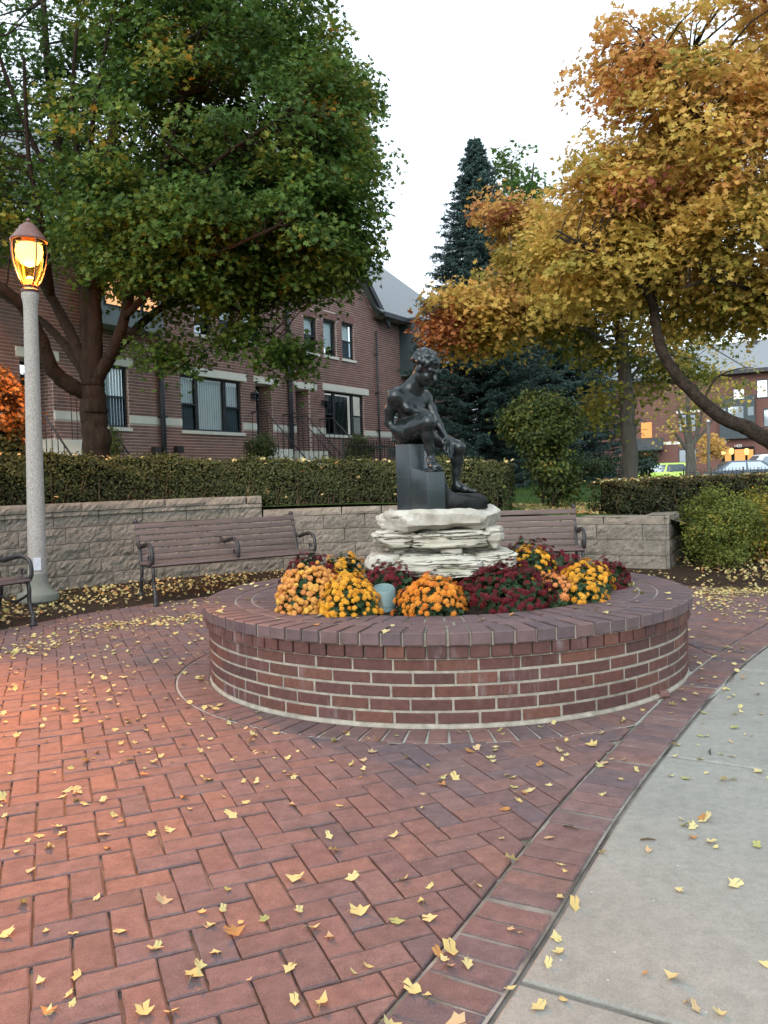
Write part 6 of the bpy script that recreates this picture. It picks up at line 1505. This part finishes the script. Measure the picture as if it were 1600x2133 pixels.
# --- further trees
def round_tree(name, label, bx, by, d, z0, tr_top, rtr, envs, mat, bark, seed, clump_r, leaf, per, limbs_px=(), cat='tree', group=None):
    base = W(bx, by, d); base.z = z0; top = W(tr_top[0], tr_top[1], d); lim = [([W(x, y, d+dz) for x, y, dz in L], r0, r1) for L, r0, r1 in limbs_px]
    return crown_tree(name, label, base, ([base, (Vector(base)+Vector(top))/2+Vector((0.04,0,0)), top], rtr, rtr*.6), lim, envs, mat, bark, seed, clump_r, leaf, MAPLE_S, per, cat, 0.012, group)
round_tree('broadleaf_tree', 'pale green treetop showing between the tall spruce and the golden maple', 1080, 990, 31, 0.9, (1080, 470), 0.2, [env(1078, 370, 31, 58, 62, 1.3, 34, 0.33, 0.12), env(1110, 450, 31, 70, 70, 1.4, 30, 0.33, 0.12)], MAT['maple_green'], MAT['bark_grey'], 31, 0.55, 0.17, 34, [([(1080,560,0),(1070,450,0),(1065,340,0)], .12, .03), ([(1080,540,0),(1100,440,0),(1112,340,0)], .1, .03)])
round_tree('street_tree', 'small thinning tree with upright branches in front of the apartment building', 1437, 1000, 38, 0.22, (1437, 925), 0.30, [env(1430, 830, 38, 70, 60, 1.5, 30, 0.30, 0.14), env(1530, 800, 38, 60, 60, 1.4, 22, 0.28, 0.14), env(1400, 890, 38, 35, 35, .9, 7, 0.4, 0.1)], MAT['maple_gold'], MAT['bark_grey'], 32, 0.6, 0.17, 16, [([(1437,935,0),(1425,890,0),(1412,850,0)], .15, .04), ([(1437,930,0),(1434,870,.3),(1432,820,.3)], .17, .05), ([(1437,940,0),(1455,895,0),(1462,860,0)], .14, .04), ([(1437,945,0),(1408,905,0),(1385,880,0)], .11, .03), ([(1440,930,0),(1465,900,0),(1482,880,0)], .10, .03)])
round_tree('ornamental_tree', 'small orange leaved tree behind the slim grey post', 1478, 1000, 44, 0.22, (1476, 960), 0.12, [env(1474, 932, 44, 30, 28, .9, 26, 0.62, 0.1)], MAT['maple_gold'], MAT['bark_grey'], 33, 0.5, 0.17, 30)

def shrub(label, bx, by, d, z0, envs, mat, seed, leaf, clump_r, per, shape=OVAL, stems=7, spread=0.15, core=True, bark=None, name='shrub', group=None):
    rg = np.random.default_rng(seed); base = W(bx, by, d); base.z = z0; off = Vector(base); t = thing(name, label, 'shrub', base, 0, group); C = []; Nn = []; Sz = []; Rn = []
    sm = []
    for k in range(stems):
        a = 2*PI*k/stems+rg.uniform(-.4,.4); c, r, *_ = envs[k % len(envs)]; e = Vector(c)-off+Vector((math.cos(a)*r[0]*.55, math.sin(a)*r[1]*.55, r[2]*rg.uniform(-.2,.5))); st = Vector((math.cos(a)*spread*rg.uniform(.3,1), math.sin(a)*spread*rg.uniform(.3,1), 0))
        MB().tube(spline([st, st*1.25+Vector((0,0,e.z*.3)), st*.6+e*.45+Vector((0,0,e.z*.2)), e], 4), [0.022-0.001*i for i in range(13)], 6).build('stem', bark or MAT['twig'], t, True)
    for (c, r, ncl, mean, sd) in envs:
        ec = np.array(Vector(c)-off); er = np.array(r)
        for _ in range(ncl):
            dv = rg.normal(size=3); dv /= np.linalg.norm(dv); loc = ec+dv*er*rg.uniform()**0.28; n = int(per*rg.uniform(.7, 1.3)); cr_ = clump_r*rg.uniform(.7, 1.3); hue = mean+rg.normal()*sd*.6
            P = rg.normal(size=(n, 3))*cr_*np.array([.55,.55,.40]); C.append(loc+P); Nn.append(np.tile(dv*.7+np.array([0,0,.6]), (n,1))+rg.normal(size=(n,3))*.5); Sz.append(leaf*rg.uniform(.7, 1.3, n)); Rn.append(np.clip(hue+rg.normal(size=n)*sd*.7, 0, 1))
    C = np.concatenate(C); ok = C[:, 2] > 0.02; leaf_cloud('foliage', C[ok], np.concatenate(Nn)[ok], np.concatenate(Sz)[ok], np.concatenate(Rn)[ok], shape, mat, t, kind='stuff', rng=rg)
    return t
shrub('tall dome topped shrub on bare stems in the gap between the two hedges', 1152, 1060, 12.4, 0.80, [env(1125, 880, 12.4, 78, 60, .58, 270, 0.46, 0.2), env(1150, 960, 12.4, 50, 60, .40, 80, 0.42, 0.2), env(1165, 1010, 12.4, 40, 36, .3, 18, 0.45, 0.2)], MAT['shrub_green'], 41, 0.068, 0.14, 44, stems=9, bark=MAT['bark_brown'])
shrub('yellow green clipped shrub in front of the right end of the retaining wall', 1505, 1200, 9.7, 0.10, [env(1500, 1085, 9.7, 72, 70, .42, 210, 0.40, 0.2), env(1495, 1145, 9.7, 60, 38, .36, 60, 0.30, 0.18)], MAT['shrub_lime'], 42, 0.036, 0.11, 48, stems=8)
shrub('golden yellow shrub at the right edge beside the yellow green one', 1592, 1190, 10.1, 0.12, [env(1598, 1095, 10.1, 48, 92, .40, 120, 0.72, 0.18)], MAT['shrub_lime'], 43, 0.042, 0.12, 40, stems=6)
shrub('shrub at the left edge with orange lamp glow coloured into its upper leaves', -15, 1060, 10.2, 0.95, [env(-18, 850, 10.2, 66, 88, .5, 110, 0.72, 0.2), env(-5, 960, 10.2, 58, 70, .5, 90, 0.12, 0.12)], MAT['shrub_lampglow'], 44, 0.062, 0.15, 44, MAPLE_S, stems=6)
shrub('round green shrub left of the townhouse stair railing', 545, 960, 18.8, 1.0, [env(544, 934, 18.8, 32, 32, .36, 90, 0.45, 0.15)], MAT['shrub_green'], 45, 0.055, 0.12, 36)
shrub('round green shrub right of the townhouse stair railing', 750, 965, 22.6, 1.0, [env(749, 937, 22.6, 30, 32, .42, 90, 0.5, 0.15)], MAT['shrub_green'], 46, 0.06, 0.13, 34)
shrub('pale grey green shrub beside the maple trunk at the townhouse wall', 236, 960, 15.4, 1.0, [env(234, 925, 15.4, 14, 34, .2, 40, 0.62, 0.12)], MAT['shrub_green'], 47, 0.045, 0.10, 30)
shrub('low dark evergreen shrub right of the grey maple trunk', 1345, 1000, 24, 0.95, [env(1342, 962, 24, 22, 26, .5, 60, 0.12, 0.1)], MAT['shrub_green'], 48, 0.08, 0.16, 30)
shrub('low dark evergreen shrub in the shade under the spruces', 1200, 1000, 20, 1.0, [env(1200, 972, 20, 90, 22, .7, 110, 0.10, 0.1)], MAT['shrub_green'], 49, 0.07, 0.16, 30)

# ================================================================== GRASS, LITTER, LEAVES
rg = np.random.default_rng(77)
n = 16000; X = rg.uniform(1.4, 6.5, n); Y = rg.uniform(11.0, 24, n); ok = np.array([visible(x, y, 0.9, 0.05) and x/y < 0.30 for x, y in zip(X, Y)]); X, Y = X[ok], Y[ok]
Z = np.array([lawn_z(x, y) for x, y in zip(X, Y)])
gN = rg.normal(size=(len(X), 3)); gN[:, 2] *= 0.1; gT = np.tile([0,0,1.0], (len(X), 1))+rg.normal(size=(len(X), 3))*0.35
leaf_cloud('grass', np.stack([X, Y, Z+0.03], 1), gN, rg.uniform(0.06, 0.11, len(X)), rg.uniform(0, 1, len(X)), NEEDLE, MAT['grassblade'], T=gT, kind='stuff', label='short green grass of the lawn behind the wall', cat='grass')

LPAL = [(0.0,0.28,0.30,0.09),(0.12,0.46,0.42,0.17),(0.35,0.56,0.48,0.23),(0.55,0.55,0.41,0.14),(0.72,0.48,0.34,0.19),(0.86,0.44,0.22,0.07),(1.0,0.22,0.10,0.06)]
MAT['leaf_fallen'] = leaf_mat('fallen_leaf', LPAL, 0.15, 0.7, objrand=False, var=0.15)
def rest_mesh(seed):
    rr = np.random.default_rng(seed); P, F = MAPLE; V = P.copy(); V[:, :2] *= rr.uniform(0.8, 1.2, (len(P), 1))*np.array([1, rr.uniform(0.65, 1.0)]); cx, cy = rr.uniform(-.35, .35, 2); k1, k2 = rr.uniform(0.0, 0.85, 2); V[:, 2] = k1*(V[:, 0]-cx)**2+k2*(V[:, 1]-cy)**2+rr.uniform(-.04,.04,len(P)); V[:, 2] -= V[:, 2].min()
    st = np.array([(-0.48,0.012,V[1,2]),(-0.48,-0.012,V[1,2]),(-0.95,0.0,rr.uniform(0,.15))]); V2 = np.concatenate([V, st]); F2 = np.concatenate([F, [[len(V), len(V)+1, len(V)+2]]]); return V2, F2
SHP = [rest_mesh(s) for s in range(18)]
def edge_sd(x, y):
    q = int(np.argmin(np.sum((EDp-np.array((x, y)))**2, 1))); return float(np.dot(np.array((x, y))-EDp[q], NL[q]))
cands = []
def try_add(x, y, sc=1.0, hue=None):
    rr = math.hypot(x-PC.x, y-PC.y)
    if rr < RW+0.03: return
    cands.append((x, y, 0.0, sc, hue))
for _ in range(2600):     # scattered over paving
    x, y = rg.uniform(-4.2, 4.4), rg.uniform(1.5, 10.2)
    if _ % 5 == 0 and cands:
        pr_ = cands[int(rg.integers(len(cands)))]; x, y = pr_[0]+rg.normal()*.16, pr_[1]+rg.normal()*.16
    if not visible(x, y, 0, .03) or math.hypot(x-PLZ.x, y-PLZ.y) > 4.35 and edge_sd(x, y) > -0.1: continue
    sd = edge_sd(x, y); 
    if sd < 0 and rg.uniform() > 0.75: continue
    if sd > 0.25 and y < 3.2 and x > -0.1 and rg.uniform() > 0.7: continue
    try_add(x, y)
def drift(px0, py0, px1, py1, w, n, z=0.0):
    a, b_ = G(px0, py0, z), G(px1, py1, z)
    for _ in range(n):
        u = rg.uniform(); x = a.x+(b_.x-a.x)*u+rg.normal()*w; y = a.y+(b_.y-a.y)*u+rg.normal()*w; try_add(x, y, 1.05)
drift(210, 1305, 480, 1280, 0.13, 260); drift(0, 1375, 130, 1335, 0.12, 90); drift(60, 1340, 260, 1300, 0.16, 80); drift(410, 1418, 440, 1412, 0.04, 14); drift(1460, 1236, 1600, 1230, 0.22, 520); drift(1455, 1262, 1600, 1275, 0.2, 90); drift(1480, 1250, 1500, 1248, .06, 40)
for (px, py) in ((65,1815),(155,1655),(100,2110),(15,1950),(475,1855),(840,1835),(895,1850),(750,1900),(975,2010),(930,1965),(940,1985),(925,2000),(1165,1985),(1160,1955),(1085,1945),(890,2075),(860,2062),(160,2035),(300,2110),(615,2090),(670,2092),(1065,1940),(915,1990)): 
    g = G(px, py); cands.append((g.x, g.y, 0.0, 1.05, None))
cands.sort(key=lambda c: c[0]**2+c[1]**2)
lm = {}
HUES = [0.05, 0.14, 0.26, 0.38, 0.45, 0.58, 0.72, 0.88]; HP = [0.06, 0.13, 0.23, 0.20, 0.12, 0.10, 0.09, 0.07]
big = cands[:300]; small = cands[300:]
for (x, y, z, sc, hue) in big:
    si = int(rg.integers(18)); hi_ = int(rg.choice(8, p=HP)); key = (si, hi_)
    if key not in lm:
        V2, F2 = SHP[si]; lm[key] = fast_mesh('fallen_leaf', V2, 3, F2, MAT['leaf_fallen'], np.full(len(F2), HUES[hi_]))
    sd = edge_sd(x, y); cn = ('green','pale green','pale yellow','pale yellow','yellow','golden','tan','orange brown')[hi_]
    where = 'the concrete pavement' if sd < 0 else 'the brick paving'
    pxx = (x/y) if y > 0 else 0
    zone = ('near the left edge', 'left of the planter', 'in front of the planter', 'right of the planter')[0 if pxx < -0.28 else 1 if pxx < -0.05 else 2 if pxx < 0.30 else 3]
    zone = ('nearest the camera, ' if y < 2.5 else 'midway, ' if y < 3.4 else '') + zone
    where += ' ' + zone
    o = obj('fallen_leaf', lm[key], None, (x, y, 0.003), (rg.uniform(-.25,.25), rg.uniform(-.25,.25), rg.uniform(0, 2*PI)), label='small %s leaf on %s' % (cn, where), cat='leaf', group='%s leaves on %s' % (cn, where))
    s_ = sc*float(np.clip(rg.lognormal(-3.52, .33), .014, .050)); o.scale = (s_, s_, s_)
def litter(name, pts, label, smin=0.020, smax=0.042, tilt=0.25, hues=None):
    P = np.array(pts); n = len(P); Nn = np.tile([0,0,1.0], (n,1))+rg.normal(size=(n,3))*tilt
    h = np.array(HUES)[rg.choice(8, n, p=hues or HP)]
    leaf_cloud(name, P, Nn, rg.uniform(smin, smax, n), np.clip(h+rg.normal(size=n)*.03, 0, 1), (MAPLE[0]*np.array([1,.85,1]), MAPLE[1]), MAT['leaf_fallen'], kind='stuff', label=label, cat='leaves', rng=rg)
litter('leaf_litter', [(x, y, 0.008+rg.uniform(0,.006)) for x, y, *_ in small], 'scattered yellow leaves over the far part of the brick paving')
pts = []
while len(pts) < 2500:
    a = rg.uniform(0, 2*PI); x, y = PLZ.x+math.cos(a)*rg.uniform(4.28, 6.2), PLZ.y+math.sin(a)*rg.uniform(4.28, 6.2); x = PLZ.x+(x-PLZ.x); 
    L = math.hypot(x-PLZ.x, y-PLZ.y)
    if y < 6 or not visible(x, y, 0.05, .05): continue
    q = int(np.argmin(np.sum((WP-np.array((x, y)))**2, 1))); sd = float(np.dot(np.array((x, y))-WP[q], WN[q]))
    if x < 3.3 and sd < 0.05 or L < 4.25: continue
    wd = 1.4 if x < 3.3 else 2.2; zt = 0.09 if x < 3.6 else 0.18; tt = min(1, max(0, (L-4.27)/wd)); pts.append((x, y, 0.012+zt*tt**0.7+rg.uniform(0,.012)))
litter('bed_litter', pts, 'yellow and brown leaves lying on the dark mulch under the wall', 0.024, 0.048, 0.5, [0.04,0.08,0.18,0.16,0.12,0.14,0.14,0.14])
pts = []
for _ in range(60):
    a = camang+rg.uniform(-2.6, 2.6); r = rg.uniform(1.12, 1.6); pts.append((PC.x+r*math.cos(a), PC.y+r*math.sin(a), HT+0.006))
litter('coping_litter', pts, 'a few yellow leaves on the planter coping', 0.025, 0.05, 0.2)
pts = []
for _ in range(900):
    x, y = rg.uniform(1.9, 4.2), rg.uniform(10.9, 13.5)
    if visible(x, y, .8): pts.append((x, y, lawn_z(x, y)+0.02))
litter('lawn_litter', pts, 'brown and yellow leaves on the lawn edge in the gap between the hedges', 0.05, 0.085, 0.5, [0.03,0.05,0.12,0.14,0.12,0.16,0.20,0.18])
pts = []
for _ in range(520):
    u = rg.uniform(); c = np.array((a_.x, a_.y))*(1-u)+np.array((c_.x, c_.y))*u; pts.append((c[0]+rg.normal()*.17, c[1]+rg.normal()*.17, 1.155+rg.uniform(-.03,.02)))
for _ in range(260):
    i = int(rg.integers(len(hp))); f = i/len(hp); z = 1.80-0.34*f; c = np.array(hp[i]); pts.append((c[0]+rg.normal()*.18, c[1]+rg.normal()*.18, z+rg.uniform(-.02,.02)))
for _ in range(70):
    i = int(rg.integers(len(hp))); f = i/len(hp); q = int(np.argmin(np.sum((WP-np.array(hp[i]))**2, 1))); c = np.array(hp[i])+WN[q]*rg.uniform(.33,.39); pts.append((c[0], c[1], 1.0+rg.uniform(0, .55)))
litter('hedge_litter', pts, 'yellow leaves caught on top of the clipped hedges', 0.04, 0.07, 0.5)
# twigs and a chip of brick
for (px, py, L, a) in ((1480, 1568, .07, 1.2), (1350, 1752, .05, -.1), (1190, 1727, .06, -.7)):
    g = G(px, py); t = MB().tube([(-L/2,0,.004),(0,.004,.006),(L/2,0,.004)], [.003,.004,.002], 5).build('twig', MAT['twig'], None, True, loc=(g.x, g.y, 0.001), rot=(0,0,a), label={1480:'short dark twig on the concrete by the upper joint', 1350:'thin dark twig lying in the middle of the concrete', 1190:'thin dark twig across the brick border'}[px], cat='twig')
g = G(1383, 1452); o = rock('brick_fragment', (-.028,-.022,0), (.028,.022,.04), 'small broken brick chip beside the foot of the planter', MAT['paver'], 0, 40, 0.004, 2); o.location = (g.x, g.y, 0.018); o['group'] = 'loose bits'; o['category'] = 'brick chip'
